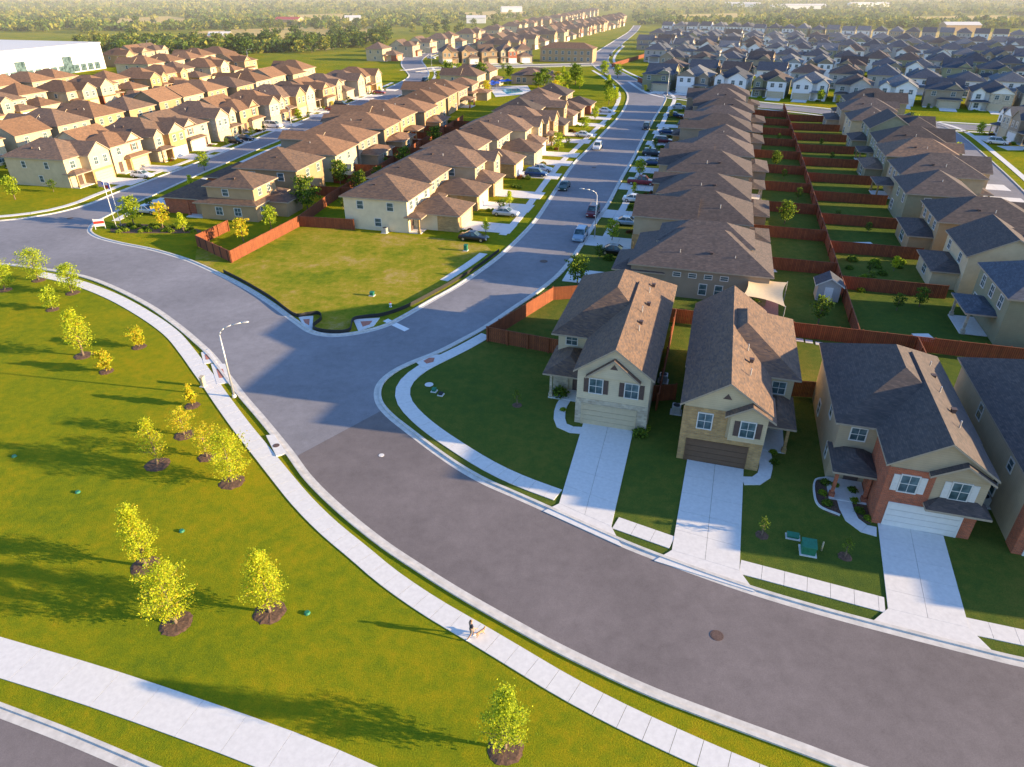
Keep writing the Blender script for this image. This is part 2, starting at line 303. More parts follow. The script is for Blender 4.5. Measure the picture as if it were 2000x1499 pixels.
def gable(mb,wm,x0,x1,y0,y1,z,ax='y',p=.6,o=.38,t=.18,oe=.3,back=False):
    f=(lambda a,b,c:(a,b,c)) if ax=='y' else (lambda a,b,c:(b,a,c))
    if ax=='x': x0,x1,y0,y1=y0,y1,x0,x1
    X0,X1,Y0,Y1=x0-o,x1+o,y0-oe,y1+oe; xm=(X0+X1)/2; r=(X1-X0)/2*p
    S=[(X0,z),(xm,z+r),(X1,z),(X1,z-t),(xm,z+r-t),(X0,z-t)]
    vs=[f(a,Y0,c) for a,c in S]+[f(a,Y1,c) for a,c in S]
    mb.add(vs,[(0,1,7,6),(1,2,8,7)],0); mb.add(vs,[(2,3,9,8),(3,4,10,9),(4,5,11,10),(5,0,6,11),(0,5,4,1),(1,4,3,2),(6,7,10,11),(7,8,9,10)],1)
    for y in ((y0,y1)):
        zz=z-t+o*p
        wm.add([f(x0,y,z-.01),f(x0,y,zz),f(xm,y,z+r-t),f(x1,y,zz),f(x1,y,z-.01)],[(0,1,2,3,4)],0)
_wc={}
def winmesh(w,h,shut=None,fr='trim'):
    k=(w,h,shut,fr)
    if k in _wc: return _wc[k]
    f=MB(); a=w/2; b=.09
    f.box(-a-b,a+b,-.07,.02,-b,0); f.box(-a-b,a+b,-.07,.02,h,h+b); f.box(-a-b,-a,-.07,.02,0,h); f.box(a,a+b,-.07,.02,0,h); f.box(-a,a,-.055,-.03,h/2-.025,h/2+.025)
    if w>.9 and h>.8: f.box(-.02,.02,-.052,-.03,0,h/2-.025); f.box(-.02,.02,-.052,-.03,h/2+.025,h)
    p=MB(); p.box(-a,a,-.028,.01,0,h)
    ch=[('pane',p.mesh('pane',['glass']),(0,0,0),0)]
    if shut:
        s=MB(); s.box(-.22,.22,-.06,.02,0,h)
        for i in range(6): s.box(-.17,.17,-.075,-.061,h*(i+.3)/6.4,h*(i+.75)/6.4)
        sm=s.mesh('shutter',[shut]); ch+= [('shutter',sm,(-a-.33,0,0),0),('shutter',sm,(a+.33,0,0),0)]
    _wc[k]=(f.mesh('window',[fr]),ch); return _wc[k]
_gc={}
def garmesh(w,m):
    if (w,m) in _gc: return _gc[(w,m)]
    g=MB(); 
    for i in range(4): g.box(-w/2,w/2,-.05,.01,i*.54+.01,i*.54+.52)
    g.box(-w/2-.12,-w/2-.001,-.07,.01,0,2.28); g.box(w/2+.001,w/2+.12,-.07,.01,0,2.28); g.box(-w/2,w/2,-.07,.01,2.17,2.28)
    _gc[(w,m)]=g.mesh('garage_door',[m]); return _gc[(w,m)]
def doormesh(m='dtrim'):
    if 'd'+m in _gc: return _gc['d'+m]
    g=MB(); g.box(-.46,.46,-.05,.01,.12,2.1); g.box(-.56,-.462,-.07,.01,.12,2.2); g.box(.462,.56,-.07,.01,.12,2.2); g.box(-.46,.46,-.07,.01,2.102,2.2)
    g.box(-.33,.33,-.062,-.051,.4,1.0); g.box(-.33,.33,-.062,-.051,1.15,1.95)
    _gc['d'+m]=g.mesh('door',[m]); return _gc['d'+m]
RZ={'f':0,'b':math.pi,'l':-math.pi/2,'r':math.pi/2}
def proto(spec,wall,roof,clad,gd,mirror=False,far=False):
    s=-1 if mirror else 1
    mx=lambda a,b:(a,b) if s==1 else (-b,-a)
    W=MB(); Rf=MB()
    for (x0,x1,y0,y1,h,*z0) in spec['walls']:
        a,b=mx(x0,x1); W.box(a,b,y0,y1,z0[0] if z0 else 0,h)
    for r in spec['roofs']:
        a,b=mx(r[1],r[2]); p=r[6] if len(r)>6 else .55
        if r[0]=='h': hip(Rf,a,b,r[3],r[4],r[5],p)
        else: gable(Rf,W,a,b,r[3],r[4],r[5],r[0][1],p)
    parts=[('wall',W.mesh('wall',[wall]),(0,0,0),0)]
    vents=[]
    if not far:
        v=MB(); v.box(-.16,.16,-.16,.16,-.1,.22); v.box(-.21,.21,-.21,.21,.221,.26); vm=v.mesh('vent',['dtrim']); pm=MB(); pm.tube((0,0,-.2),(0,0,.45),.06,.06,6); pm=pm.mesh('vent_pipe',['metal'])
        for i,(x,y,z) in enumerate(spec.get('vents',[])): vents.append(('vent' if i%2 else 'vent_pipe',vm if i%2 else pm,(x*s,y,z),0))
    parts.append(('roof',Rf.mesh('roof',[roof,'fascia']),(0,0,0),0,vents))
    for c in spec.get('clad',[]):
        a,b=mx(c[0],c[1]); C=MB(); C.box(a,b,*c[2:6]); parts.append(('cladding',C.mesh('cladding',[clad]),(0,0,0),0))
    if 'garage' in spec:
        x,y,w=spec['garage']; parts.append(('garage_door',garmesh(w,gd),(x*s,y-.012,0),0))
    if 'door' in spec and not far: parts.append(('door',doormesh(),(spec['door'][0]*s,spec['door'][1],0),0))
    for w in spec.get('win',[]):
        x,y,z,ww,hh,f=w[:6]; sh=w[6] if len(w)>6 else None
        if s==-1 and f in 'lr': f='r' if f=='l' else 'l'
        me,ch=winmesh(ww,hh,sh); parts.append(('window',me,(x*s,y,z),RZ[f],ch if not far else ch[:1]))
    for (x,y,h) in spec.get('posts',[]):
        p=MB(); p.box(-.12,.12,-.12,.12,0,h); p.box(-.2,.2,-.2,.2,0,.5); parts.append(('porch_post',p.mesh('porch_post',[clad]),(x*s,y,0),0))
    for (a0,a1,b0,b1) in spec.get('slab',[]):
        a,b=mx(a0,a1); p=MB(); p.box(a,b,b0,b1,0,.11); parts.append(('porch_floor',p.mesh('porch_floor',['conc']),(0,0,0),0))
    for (x,y,z) in spec.get('gv',[]):
        p=MB(); p.add([(x-.35,y,z),(x+.35,y,z),(x,y,z+.5),(x-.35,y-.04,z),(x+.35,y-.04,z),(x,y-.04,z+.5)],[(3,4,5),(0,1,4,3),(1,2,5,4),(2,0,3,5)]); parts.append(('gable_vent',p.mesh('gable_vent',['dtrim']),(0,0,0),0))
    return parts
T={}
T[1]=dict(walls=[(-5,5,2,15,5.6),(-5,.8,0,2,5.6)],roofs=[('h',-5,5,2,15,5.6),('gy',-5,.8,0,8,5.6,.7),('h',.85,4.7,.4,2.6,2.75,.4),('h',-3,2,14.5,17.6,2.7,.3)],
  garage=(-2.1,-.05,4.9),door=(2.1,2),clad=[(-5.05,.85,-.05,1.9,0,2.7)],posts=[(4.6,.5,2.6),(-2.9,17.5,2.55),(1.9,17.5,2.55)],slab=[(.9,4.9,.2,1.95),(-3,2,15.05,17.8)],
  win=[(-3.5,0,3.6,1,1.4,'f'),(-.9,0,3.6,1,1.4,'f'),(3,2,3.6,1.2,1.3,'f'),(-5,5,3.6,.8,1.2,'l'),(-5,10,3.6,.8,1.2,'l'),(5,6,3.6,.8,1.2,'r'),(5,11,3.6,.8,1.2,'r'),(5,8,.9,.8,1.2,'r'),(-3,15,3.6,1,1.3,'b'),(0,15,3.6,1,1.3,'b'),(3,15,3.6,1,1.3,'b'),(3.6,15,.8,1.2,1.5,'b')],vents=[(3.2,8,6.9),(3,10,7.0),(-3,11,7.0)])
T[2]=dict(walls=[(-5,5,1.6,15,5.6),(-.6,5,0,1.6,5.6),(-5,-2,.6,1.6,5.6)],roofs=[('h',-5,5,1.6,15,5.6,.6),('gy',-.6,5,0,8,5.6,.65),('gy',-5,-2,.6,6,5.6,.8),('h',-5,-.65,-.6,1.6,2.75,.35)],
  garage=(2.2,-.05,4.9),door=(-1.3,1.6),clad=[(-.65,5.05,-.05,1.5,0,5.5)],posts=[(-4.8,-.5,2.6)],slab=[(-5,-.7,-.7,.55)],
  win=[(1,-.05,3.7,1,1.3,'f'),(3.5,-.05,3.7,1,1.3,'f'),(-3.5,.6,3.6,1.1,1.4,'f'),(-3.4,.6,.7,1.1,1.5,'f'),(-5,6,3.6,.8,1.2,'l'),(-5,11,3.6,.8,1.2,'l'),(-5,9,.9,.8,1.2,'l'),(5,7,3.6,.8,1.2,'r'),(5,12,3.6,.8,1.2,'r'),(-3,15,3.6,1,1.3,'b'),(0,15,3.6,1,1.3,'b'),(3,15,3.6,1,1.3,'b'),(-2,15,.6,1.6,1.7,'b')],vents=[(3,9,7),(-3,9,7),(-3.1,11,7)])
T[3]=dict(walls=[(-4.9,4.9,6.5,16,5.6),(-4.9,2.4,0,6.5,2.9)],roofs=[('h',-4.9,4.9,6.5,16,5.6),('h',-4.9,2.4,0,7.5,2.9,.5),('h',2.5,4.9,4.8,6.5,2.8,.4)],
  garage=(-1.4,-.05,4.9),door=(3.4,6.5),clad=[(-4.95,2.45,-.05,3,0,2.6)],posts=[(4.7,5,2.6)],slab=[(2.5,4.9,4.7,6.45)],
  win=[(-3,6.5,4.0,1,1.1,'f'),(1,6.5,3.7,1,1.3,'f'),(3.3,6.5,3.7,1,1.3,'f'),(-4.9,9,3.6,.9,1.3,'l'),(-4.9,13,3.6,.9,1.3,'l'),(-4.9,3.8,.9,.9,1.2,'l'),(-4.9,11,.8,.9,1.3,'l'),(4.9,9,3.6,.9,1.3,'r'),(4.9,13.5,3.6,.9,1.3,'r'),(4.9,11,.8,.9,1.3,'r'),(-3,16,3.6,1,1.3,'b'),(1,16,3.6,1,1.3,'b'),(3,16,.7,1.4,1.5,'b')],vents=[(-2,3,3.9),(2.5,12,7),(-2.5,11,7)])
T[4]=dict(walls=[(-4.8,4.8,1,15,5.6),(-4.8,1.2,0,1,2.8),(-3.5,3.5,15,18,2.7)],roofs=[('gx',-4.8,4.8,6,15,5.6,.6),('gy',-4.8,0,1,12,5.6,.7),('h',-4.8,4.8,1,9,5.6,.5),('h',-4.8,1.2,-.2,1.0,2.8,.5),('h',-3.5,3.5,14,18,2.7,.4)],
  garage=(-1.8,-.05,4.9),door=(3,1),clad=[(-4.85,1.25,-.05,.95,0,2.6)],posts=[],slab=[(1.3,4.6,-.8,.95)],
  win=[(-2.4,1,3.7,1.1,1.4,'f','dtrim'),(2.6,1,3.7,1.1,1.4,'f'),(-4.8,5,3.6,.9,1.3,'l'),(-4.8,11,3.6,.9,1.3,'l'),(4.8,5,3.6,.9,1.3,'r'),(4.8,11,3.6,.9,1.3,'r'),(4.8,8,.9,.9,1.2,'r'),(-3,15,3.6,1,1.3,'b'),(2,15,3.6,1,1.3,'b'),(0,18,.8,1.6,1.4,'b')])
T[5]=dict(walls=[(-5,5,3,16,5.6),(-1,5,0,3,2.9),(-5,-1,1.5,3,5.6),(-4,4,16,19,2.8)],roofs=[('h',-5,5,3,16,5.6,.5),('h',-1,5,0,5,2.9,.5),('gy',-5,-1,1.5,9,5.6,.6),('h',-4,4,15,19,2.8,.35)],
  garage=(2,-.05,4.9),door=(-1.8,1.5),clad=[(-1.05,5.05,-.05,2,0,2.7)],posts=[],slab=[],
  win=[(-3,1.5,3.6,1.2,1.4,'f'),(-3.8,1.5,.8,1.1,1.4,'f'),(1,3,3.7,1,1.2,'f'),(3.6,3,3.7,1,1.2,'f'),(-5,7,3.6,.9,1.3,'l'),(-5,12,3.6,.9,1.3,'l'),(-5,10,.8,.9,1.3,'l'),(5,7,3.6,.9,1.3,'r'),(5,12,3.6,.9,1.3,'r'),(-3,16,3.7,1,1.2,'b'),(0,16,3.7,1,1.2,'b'),(3,16,3.7,1,1.2,'b'),(0,19,.6,2,1.6,'b')],vents=[(3,9,6.8),(2.8,11,6.9)])
T[6]=dict(walls=[(-6,5,7,16,2.9),(-5.8,3,0,7,2.9),(-3.5,4,8,15.5,5.6),(-4.5,1,16,19,2.8)],roofs=[('h',-6,5,6.5,16,2.9,.45),('h',-5.8,3,0,8,2.9,.5),('h',-3.5,4,8,15.5,5.6,.5),('h',-4.5,1,15,19,2.7,.35)],
  garage=(-1.4,-.05,4.9),door=(4,7),clad=[(-5.85,3.05,-.05,5,0,2.6)],posts=[(3.8,4.2,2.6)],slab=[(3.1,5,4.2,6.9)],
  win=[(-2,8,4.0,1,1.1,'f'),(2,8,4.0,1,1.1,'f'),(-6,10,.9,1,1.3,'l'),(-6,13,.9,1,1.3,'l'),(-3.5,11,4,.9,1.1,'l'),(4,11,4,.9,1.1,'r'),(5,10,.9,1,1.3,'r'),(5,13,.9,1,1.3,'r'),(-1,15.5,4,1,1.1,'b'),(2,15.5,4,1,1.1,'b'),(3,16,.8,1.2,1.5,'b')],vents=[(-2,3,3.9),(2.5,12,6.6)])
T[7]=dict(walls=[(-6,6.6,2,19.5,4.1),(-5.8,1.5,5,17,5.9),(-.5,6.4,0,2,3.1)],roofs=[('h',-6,6.6,2,19.5,4.1,.52),('h',-5.8,1.5,5,17,5.9,.5),('h',-.5,6.4,-.1,6,3.1,.5)],
  garage=(3,-.05,4.9),door=(-2.5,2),clad=[(-.55,6.45,-.05,1.9,0,2.9),(-6.05,6.65,14.5,19.55,0,1.2)],posts=[(-5.8,.6,2.8)],slab=[(-5.9,-.7,.4,1.95)],
  win=[(6.6,8,2.9,.9,.5,'r'),(6.6,10,2.9,.9,.5,'r'),(6.6,12,2.9,.9,.5,'r'),(6.6,14,2.9,.9,.5,'r'),(6.6,11.5,.7,.9,1.4,'r'),(6.6,13.5,.7,.9,1.4,'r'),(0,19.5,.9,1.4,1.5,'b'),(4,19.5,.9,1.4,1.5,'b'),(-3,17,4.1,1,1.2,'b'),(-3,5,4.3,1,1.1,'f')],vents=[(4.5,8,5.4),(4.3,12,5.5),(4.6,15,5.2)])
_hc={}
def hproto(t,mir,wall,roof,clad,gd,far):
    k=(t,mir,wall,roof,clad,gd,far)
    if k not in _hc: _hc[k]=proto(T[t],wall,roof,clad,gd,mir,far)
    return _hc[k]
dwm=MB()
for i in range(3):
    for j in range(2): dwm.prism([(j*2.5-2.49,i/3),(j*2.5-.01,i/3),(j*2.5-.01,i/3+.328),(j*2.5-2.49,i/3+.328)],0,.062)
dwm=dwm.mesh('driveway',['conc'])
ORD='first second third fourth fifth sixth seventh eighth ninth tenth eleventh twelfth thirteenth fourteenth fifteenth sixteenth seventeenth eighteenth nineteenth twentieth twenty-first twenty-second twenty-third twenty-fourth'.split()
WL=dict(cream='cream',tan='tan',beige='beige',olive='olive',grey='grey',white='white',taupe='taupe',pale='pale')
YARD=[]; NH=0
def row(A,B,n,side,phrase,walls,roof,dl=7.5,types=(1,2,3,4,5),clads=('stone','tanstone','brick'),group='houses',drop=None,skip=(),minx=-260,maxx=2300,gds=('gdT','gdW','gdT'),drives=True,sy=1,force={}):
    global NH
    u=(B-A); Ln=u.length; u.normalize(); nl=Vector((-u.y,u.x)); d=nl*side; rz=math.atan2(-d.x,d.y); sp=Ln/n; k=0
    for i in range(n):
        p=A+u*(i+.5)*sp
        t=R.choice(types); mir=R.random()<.5; w=R.choice(walls); cl=R.choice(clads) if isinstance(clads,tuple) else clads; g=R.choice(gds); j=R.uniform(-1.1,1.1); rf=roof if isinstance(roof,str) else R.choice(roof); sc=(min(1.14,sp/12.2),sy,R.uniform(.95,1.06))
        if i in force: t,mir,w,rf,cl,sc=force[i]; j=0
        c=Vector((p.x,p.y,3)); x,y=PJ(c)
        if i in skip or x<minx or x>maxx or y>1600: continue
        if drop and drop(x,y): continue
        dist=c.length; far=dist>260
        q=p+d*j; NH+=1
        root=thing('house',f'{WL[w]} house, {ORD[k]} {phrase}','house',(q.x,q.y,0),rz+R.uniform(-.02,.02),group); k+=1
        root.scale=sc
        inst(root,hproto(t,mir,w,rf,cl,g,far))
        gx=T[t]['garage'][0]*(-1 if mir else 1)*sc[0]
        if drives:
            wd=Matrix.Rotation(rz,2)@Vector((gx,-dl-j)); o=ob('driveway',dwm,None,(q.x+wd.x,q.y+wd.y,0),rz); o.scale=(1,dl+j,1); o['kind']='structure'
        YARD.append((q,rz,gx,dl,phrase,k,dist))
    return sp
A0=G(1665,650).xy; A1=G(1530,215).xy; g=(A1-A0).normalized(); h=Vector((g.y,-g.x)); RG=math.atan2(-g.x,g.y)
def Q(w,s): return A0+h*w+g*s
LenA=(A1-A0).length
N1=11; sp1=(LenA-4)/N1
row(Q(-29.4,4),Q(-29.4,LenA),N1,-1,'from the corner along the right side of the central street',('taupe','beige','tan'),('roofD','roofG','roofD'),7.5,(5,1,3,5),('tanstone','stone'),'houses on the right side of the central street',sy=1.12,force={0:(7,False,'taupe','roofD','tanstone',(1,1,1))})
N2=11
row(Q(31,-1),Q(31,LenA-6),N2,1,'up the row backing onto the long back yard fence',('cream','olive','beige','tan'),('roofD','roofD','roofN'),8,(1,3,4,5),('tanstone','stone'),'houses backing onto the long fence',sy=1.06,force={0:(1,False,'olive','roofG','stone',(1.1,1.06,1.05))})
LA=G(880,468).xy; LB=G(1158,213).xy; 
row(LA,LB,11,1,'from the vacant lot, left of the central street',('cream','tan','beige'),('roofN','roofD','roofN'),8.5,(3,2,1,5),('tanstone','brick','stone'),'houses on the left side of the central street',sy=1.22,force={0:(3,True,'pale','roofN','tanstone',(1.05,1.2,.98))})
WA=G(300,428).xy; WB=G(835,187).xy
row(WA,WB,11,-1,'from the flagpoles, near side of the left street',('tan','cream','taupe'),('roofN','roofB','roofB'),8,(3,5,6,1),('tanstone','brick'),'houses on the near side of the left street',sy=1.3,force={0:(6,False,'tan','roofN','brick',(1.0,1.2,1))})
XA=G(150,372).xy; XB=G(745,173).xy; ux=(XB-XA).normalized(); nx=Vector((-ux.y,ux.x))
row(XA,XB,13,1,'from the junction, far side of the left street',('cream','beige','tan'),('roofB','roofN'),8,(2,1,5,4),('stone','tanstone'),'houses on the far side of the left street',sy=1.1)
def offrow(o,a,b,n,side,phrase,**k):
    A=XA+nx*o+ux*a; B=XA+nx*o+ux*b
    row(A,B,n,side,phrase,('cream','beige','tan'),('roofB','roofB','roofN'),8,group='houses left of the left street',**k)
LX=(XB-XA).length
wh=lambda x,y: (x<235 and y<158)
offrow(50,-20,LX+14,15,-1,'in the second row behind the left street',drop=wh,sy=1.1)
offrow(76,-5,LX+40,16,1,'in the third row behind the left street',drop=wh,sy=1.1)
offrow(126,10,LX+70,17,-1,'in the fourth row behind the left street',drop=wh,sy=1.1)
offrow(152,40,LX+80,16,1,'in the fifth row behind the left street',drop=wh)
offrow(202,110,LX+90,13,-1,'in the sixth row behind the left street',drop=lambda x,y:x<235 or y<92)
row(G(760,124).xy,G(1172,30).xy,24,1,'up the long far row running to the trees',('cream','tan','beige'),('roofB','roofN'),7,drives=False,group='houses in the long far row')
row(G(905,101).xy,G(1200,42).xy,18,-1,'up the far street past the pool',('cream','tan','beige'),('roofB','roofN'),7,drives=False,group='houses up the far street')
row(G(985,112).xy,G(1225,50).xy,15,1,'in the row left of the central street near the horizon',('cream','tan'),('roofB','roofN'),7,drives=False,group='far houses left of the central street')
row(G(862,127).xy,G(1050,122).xy,5,1,'from the left facing the pool',('cream','tan'),'roofN',5,group='houses facing the pool')
row(G(860,178).xy,G(905,160).xy,2,-1,'beside the pool lawn',('cream','tan'),'roofN',5,drives=False,group='houses beside the pool lawn')
S0=G(1345,182).xy; S1=G(2080,226).xy; us=(S1-S0).normalized(); ns=Vector((-us.y,us.x)); LS=(S1-S0).length
gw=('grey','white','taupe','white','olive','white')
k=0
for o,sd in ((0,1),(50,-1),(74,1),(124,-1),(148,1),(198,-1),(222,1),(272,-1)):
    a=-20-o*.35; b=LS+o*.45
    dropf=(lambda x,y: x<1262+max(0,(150-y))*.12 or y<50)
    row(S0+ns*o+us*a,S0+ns*o+us*b,int((b-a)/12.8),sd,f'from the left, {ORD[k]} row of the far right block',gw,('roofG','roofD','roofG','roofS'),7,(1,2,4,5),('stone','white','white'),'grey and white houses in the far right block',drop=dropf,gds=('gdW','gdT','gdW'),drives=(sd==1 and o<160))
    k+=1
row(G(2040,300).xy,G(1935,262).xy,3,-1,'on the right edge across the side street',gw,'roofG',7,(1,2),('stone',),'houses at the right edge',maxx=2600)
row(G(2000,84).xy,G(1300,62).xy,24,1,'from the right in the last row before the dry field',gw,('roofG','roofS'),7,(1,2,4),('stone',),'houses before the dry field',drives=False,drop=lambda x,y:x<1255)
print('houses',NH)
# ---------------------------------------------------------------- front row (hand built)
def near(px,spec,wall,roof,clad,gd,label,rz=RG):
    p=G(*px); root=thing('house',label,'house',(p.x,p.y,0),rz); inst(root,proto(spec,wall,roof,clad,gd)); return root
H1=dict(walls=[(0,6.6,0,22.5,5.7),(-3.6,0,8,22,5.7),(-3.4,0,5.6,8,2.9)],
 roofs=[('h',-3.6,6.6,7,22.5,5.7,.62),('gy',0,6.6,0,16,5.7,.72),('h',-3.6,-.02,3.6,9,2.95,.5),('gy',1.2,5.4,-.25,4,5.35,.8)],gv=[(3.3,-.255,6.3)],
 garage=(3.1,-.06,4.9),door=(-.9,5.6),clad=[(-.05,6.65,-.06,2.5,0,2.75),(-3.45,-1.9,5.4,7.5,0,2.7)],posts=[(-3.3,3.8,2.8)],slab=[(-3.5,-.1,3.5,5.5)],
 win=[(1.75,0,3.5,1.15,1.45,'f','dtrim'),(5.0,0,3.5,1.15,1.45,'f','dtrim'),(-2.2,8,4.0,1.1,1.0,'f'),(-3.6,12,3.6,.9,1.3,'l'),(-3.6,17,3.6,.9,1.3,'l'),(-3.6,14,.8,.9,1.3,'l'),(6.6,6,3.8,.9,.7,'r'),(6.6,14,3.6,.9,1.2,'r')],
 vents=[(4.6,6,7.5),(4.6,7.6,7.5),(4.4,10,7.8),(4.8,12.5,7.4),(4.5,15.5,7.6),(4.7,18,7.3)])
near((1123,824),H1,'pale','roofN','stone','gdT','cream house with brown shutters and pale stone garage front beside the corner lawn')
H2=dict(walls=[(0,6.7,0,21,5.7),(6.7,9.2,7.5,18.5,5.7)],
 roofs=[('h',0,9.2,7,19.5,5.7,.55),('gy',0,6.7,0,21,5.7,.68),('h',6.7,9.1,3.2,8,2.9,.5),('gy',3.7,6.95,-.5,3,5.4,.6)],gv=[(3.3,-.01,6.6)],
 garage=(3.1,-.06,4.9),door=(7.6,7.5),clad=[(-.05,6.75,-.06,3,0,2.85),(-.05,3.6,-.05,2.5,2.86,5.45)],posts=[(9,3.4,2.8)],slab=[(6.8,9.1,3.2,7.4)],
 win=[(1.8,-.06,3.5,1.1,1.45,'f'),(5.25,-.46,3.5,1.1,1.45,'f','dtrim'),(8,7.5,3.6,1.1,1.2,'f'),(9.2,10,3.6,.9,1.2,'r'),(0,9,3.8,.9,.8,'l')],
 vents=[(5,3.5,7.4),(5.1,6,7.3),(4.8,8,7.5),(4.9,11,7.4),(5.2,14,7.2)])
H2['walls'].append((3.8,6.72,-.46,-.0,5.4,2.95))
near((1322,894),H2,'cream','roofN','tanstone','gdB','tan stone house with dark brown garage door, between the cream and red brick houses')
H3=dict(walls=[(0,6.6,0,18.8,5.7),(-2.9,0,5,18.2,5.7)],
 roofs=[('h',-2.9,6.6,5,18.8,5.7,.6),('gy',0,6.6,0,14,5.7,.68),('h',-2.8,-.1,2.2,5.6,2.9,.4),('h',3.3,6.75,-.5,.5,2.75,.7),('gy',2.9,6.4,-.3,3,5.45,.6)],
 garage=(3.2,-.06,4.9),door=(-1,5),clad=[(-.05,6.65,-.06,.6,0,2.45),(-.05,3.1,-.06,4.8,2.46,5.4),(-.052,.3,.6,4.8,0,2.455)],posts=[(-2.7,2.4,2.8),(-.3,2.4,2.8)],slab=[(-2.9,-.1,2,4.95)],
 win=[(1.5,-.06,3.4,1.15,1.45,'f','trim'),(4.9,0,3.4,1.15,1.45,'f','trim'),(-1.4,5,4.1,1.1,1.1,'f'),(-2.9,9,3.6,.9,1.3,'l'),(-2.9,14,.8,.9,1.3,'l'),(-2.9,7,.8,.7,1.2,'l')],
 vents=[(4.9,4,7.3),(5,6.3,7.2),(4.6,9,7.4),(4.8,12,7.1),(5.1,14.5,6.9)])
near((1702,1020),H3,'beige','roofD','brick','gdW','red brick house with white garage door and dark roof in the front row')
H4=dict(walls=[(0,9.2,0,20,5.7)],roofs=[('h',0,9.2,2,20,5.7,.6),('gy',0,6,0,10,5.7,.65)],garage=(3.2,-.06,4.9),clad=[(-.05,6,-.06,1.2,0,5.4)],
 win=[(0,6,.9,.8,1.3,'l'),(0,5,3.9,.8,.9,'l'),(0,13,3.6,.9,1.3,'l'),(1.8,-.06,3.5,1.1,1.4,'f')],vents=[(5.5,5,7.6),(6,9,7.5)])
near((1975,1080),H4,'beige','roofD','brick','gdW','beige sided house cut by the right edge, right of the red brick house')
for i,lab in enumerate(('beige house outside the right edge, nearest to the cut-off house','beige house outside the right edge, second from the cut-off house')):
    p=G(1975,1080).xy+h*(13*(i+1))-g*(1.5*(i+1)); root=thing('house',lab,'house',(p.x,p.y,0),RG); inst(root,proto(H3,'tan','roofB','brick','gdT'))
def acunit(px,lab,group=None):
    p=G(*px); r=thing('air_conditioner',lab,'air conditioner',(p.x,p.y,0),RG,group); b=MB(); b.box(-.4,.4,-.4,.4,.05,.85)
    for i in range(7): b.box(-.42,.42,-.42,.42,.12+i*.1,.15+i*.1)
    ob('casing',b.mesh('casing',['metal']),r); f=MB(); f.tube((0,0,.851),(0,0,.89),.33,.33,16); f.tube((0,0,.891),(0,0,.93),.1,.08,8); ob('fan_grille',f.mesh('fan_grille',['black']),r)
    b=MB(); b.box(-.55,.55,-.55,.55,0,.05); ob('pad',b.mesh('pad',['conc']),r)
acunit((1320,806),'grey air conditioner against the left wall of the tan stone house'); acunit((1916,985),'grey air conditioner between the red brick and cut-off houses'); acunit((1295,745),'grey air conditioner on the right of the cream shuttered house'); acunit((752,455),'grey air conditioner by the house at the vacant lot')
# ---------------------------------------------------------------- fences
def fence(P,label,near_=False,hh=1.8,group=None):
    P=[Vector((p[0],p[1])) for p in P]; o=P[0]; r=thing('wooden_fence',label,'fence',(o.x,o.y,0),0,group)
    pm=MB(); post=MB(); post.box(-.07,.07,-.07,.07,0,hh+.1); post=post.mesh('post',['fence']); rail=MB()
    for a,b in zip(P,P[1:]):
        d=b-a; Ln=d.length; d.normalize(); nn=Vector((-d.y,d.x))
        def bx(m,s0,s1,t0,t1,z0,z1):
            m.add([(*(a-o+d*s+nn*t),z) for z in (z0,z1) for s,t in ((s0,t0),(s1,t0),(s1,t1),(s0,t1))],[(0,3,2,1),(4,5,6,7),(0,1,5,4),(1,2,6,5),(2,3,7,6),(3,0,4,7)])
        if near_:
            n=int(Ln/.15)
            for i in range(n): bx(pm,i*Ln/n,(i+1)*Ln/n-.012,-.01,.012,.04,hh+R.uniform(-.02,.02))
        else: bx(pm,0,Ln,-.012,.012,0,hh)
        for z in (.35,.95,1.5): bx(rail,0,Ln,.02,.06,z,z+.09)
        bx(rail,0,Ln,-.05,.06,hh+.021,hh+.06)
        k=max(1,int(Ln/(2.4 if near_ else 6)))
        for i in range(k+1):
            q=a-o+d*(Ln*i/k)+nn*.1; ob('post',post,r,(q.x,q.y,0),math.atan2(d.y,d.x))
    ob('panel',pm.mesh('panel',['fence']),r); ob('rail',rail.mesh('rail',['fence']),r); return r
fence([G(1112,697).xy,G(953,667).xy,G(1080,587).xy,G(1137,583).xy],'red brown picket fence around the yard left of the cream shuttered house',True)
fence([Q(-22,-3.2),Q(50,-3.2)],'long red brown fence behind the four front houses',True)
fence([G(1270,785).xy,G(1318,782).xy],'short fence closing the gap between the cream and tan stone houses',True)
fence([G(1545,775).xy,G(1598,778).xy],'short fence closing the gap left of the red brick house',True)
fence([Q(-20.6,-24),Q(-20.6,-3.4)],'fence between the yards of the cream and tan stone houses',True)
fence([Q(0,-3),Q(0,LenA+2)],'long dark spine fence dividing the two rows of back yards')
fence([Q(-7.3,-13),Q(-7.3,-3.4)],'fence between the yards behind the tan stone and red brick houses',True)
fence([Q(6,-14),Q(6,-3.4)],'fence between the yards behind the red brick and cut-off houses',True)
for i in range(1,N1):
    s=4+sp1*i-.1
    fence([Q(-12,s),Q(-.1,s)],f'cross fence, {ORD[i-1]} from the shade sail, left of the spine fence',group='cross fences left of the spine fence')
for i in range(1,N2):
    s=-1+(LenA-5)/N2*i
    fence([Q(.1,s),Q(13,s)],f'cross fence, {ORD[i-1]} from the near end, right of the spine fence',group='cross fences right of the spine fence')
fence([G(447,452).xy,G(386,482).xy,G(453,514).xy,G(586,443).xy,G(692,450).xy],'bright orange red fence along the left of the vacant lot',True)
FA=G(645,398).xy; FB=G(905,238).xy
fence([G(586,443).xy,FA,FB],'long brown fence behind the houses left of the central street')
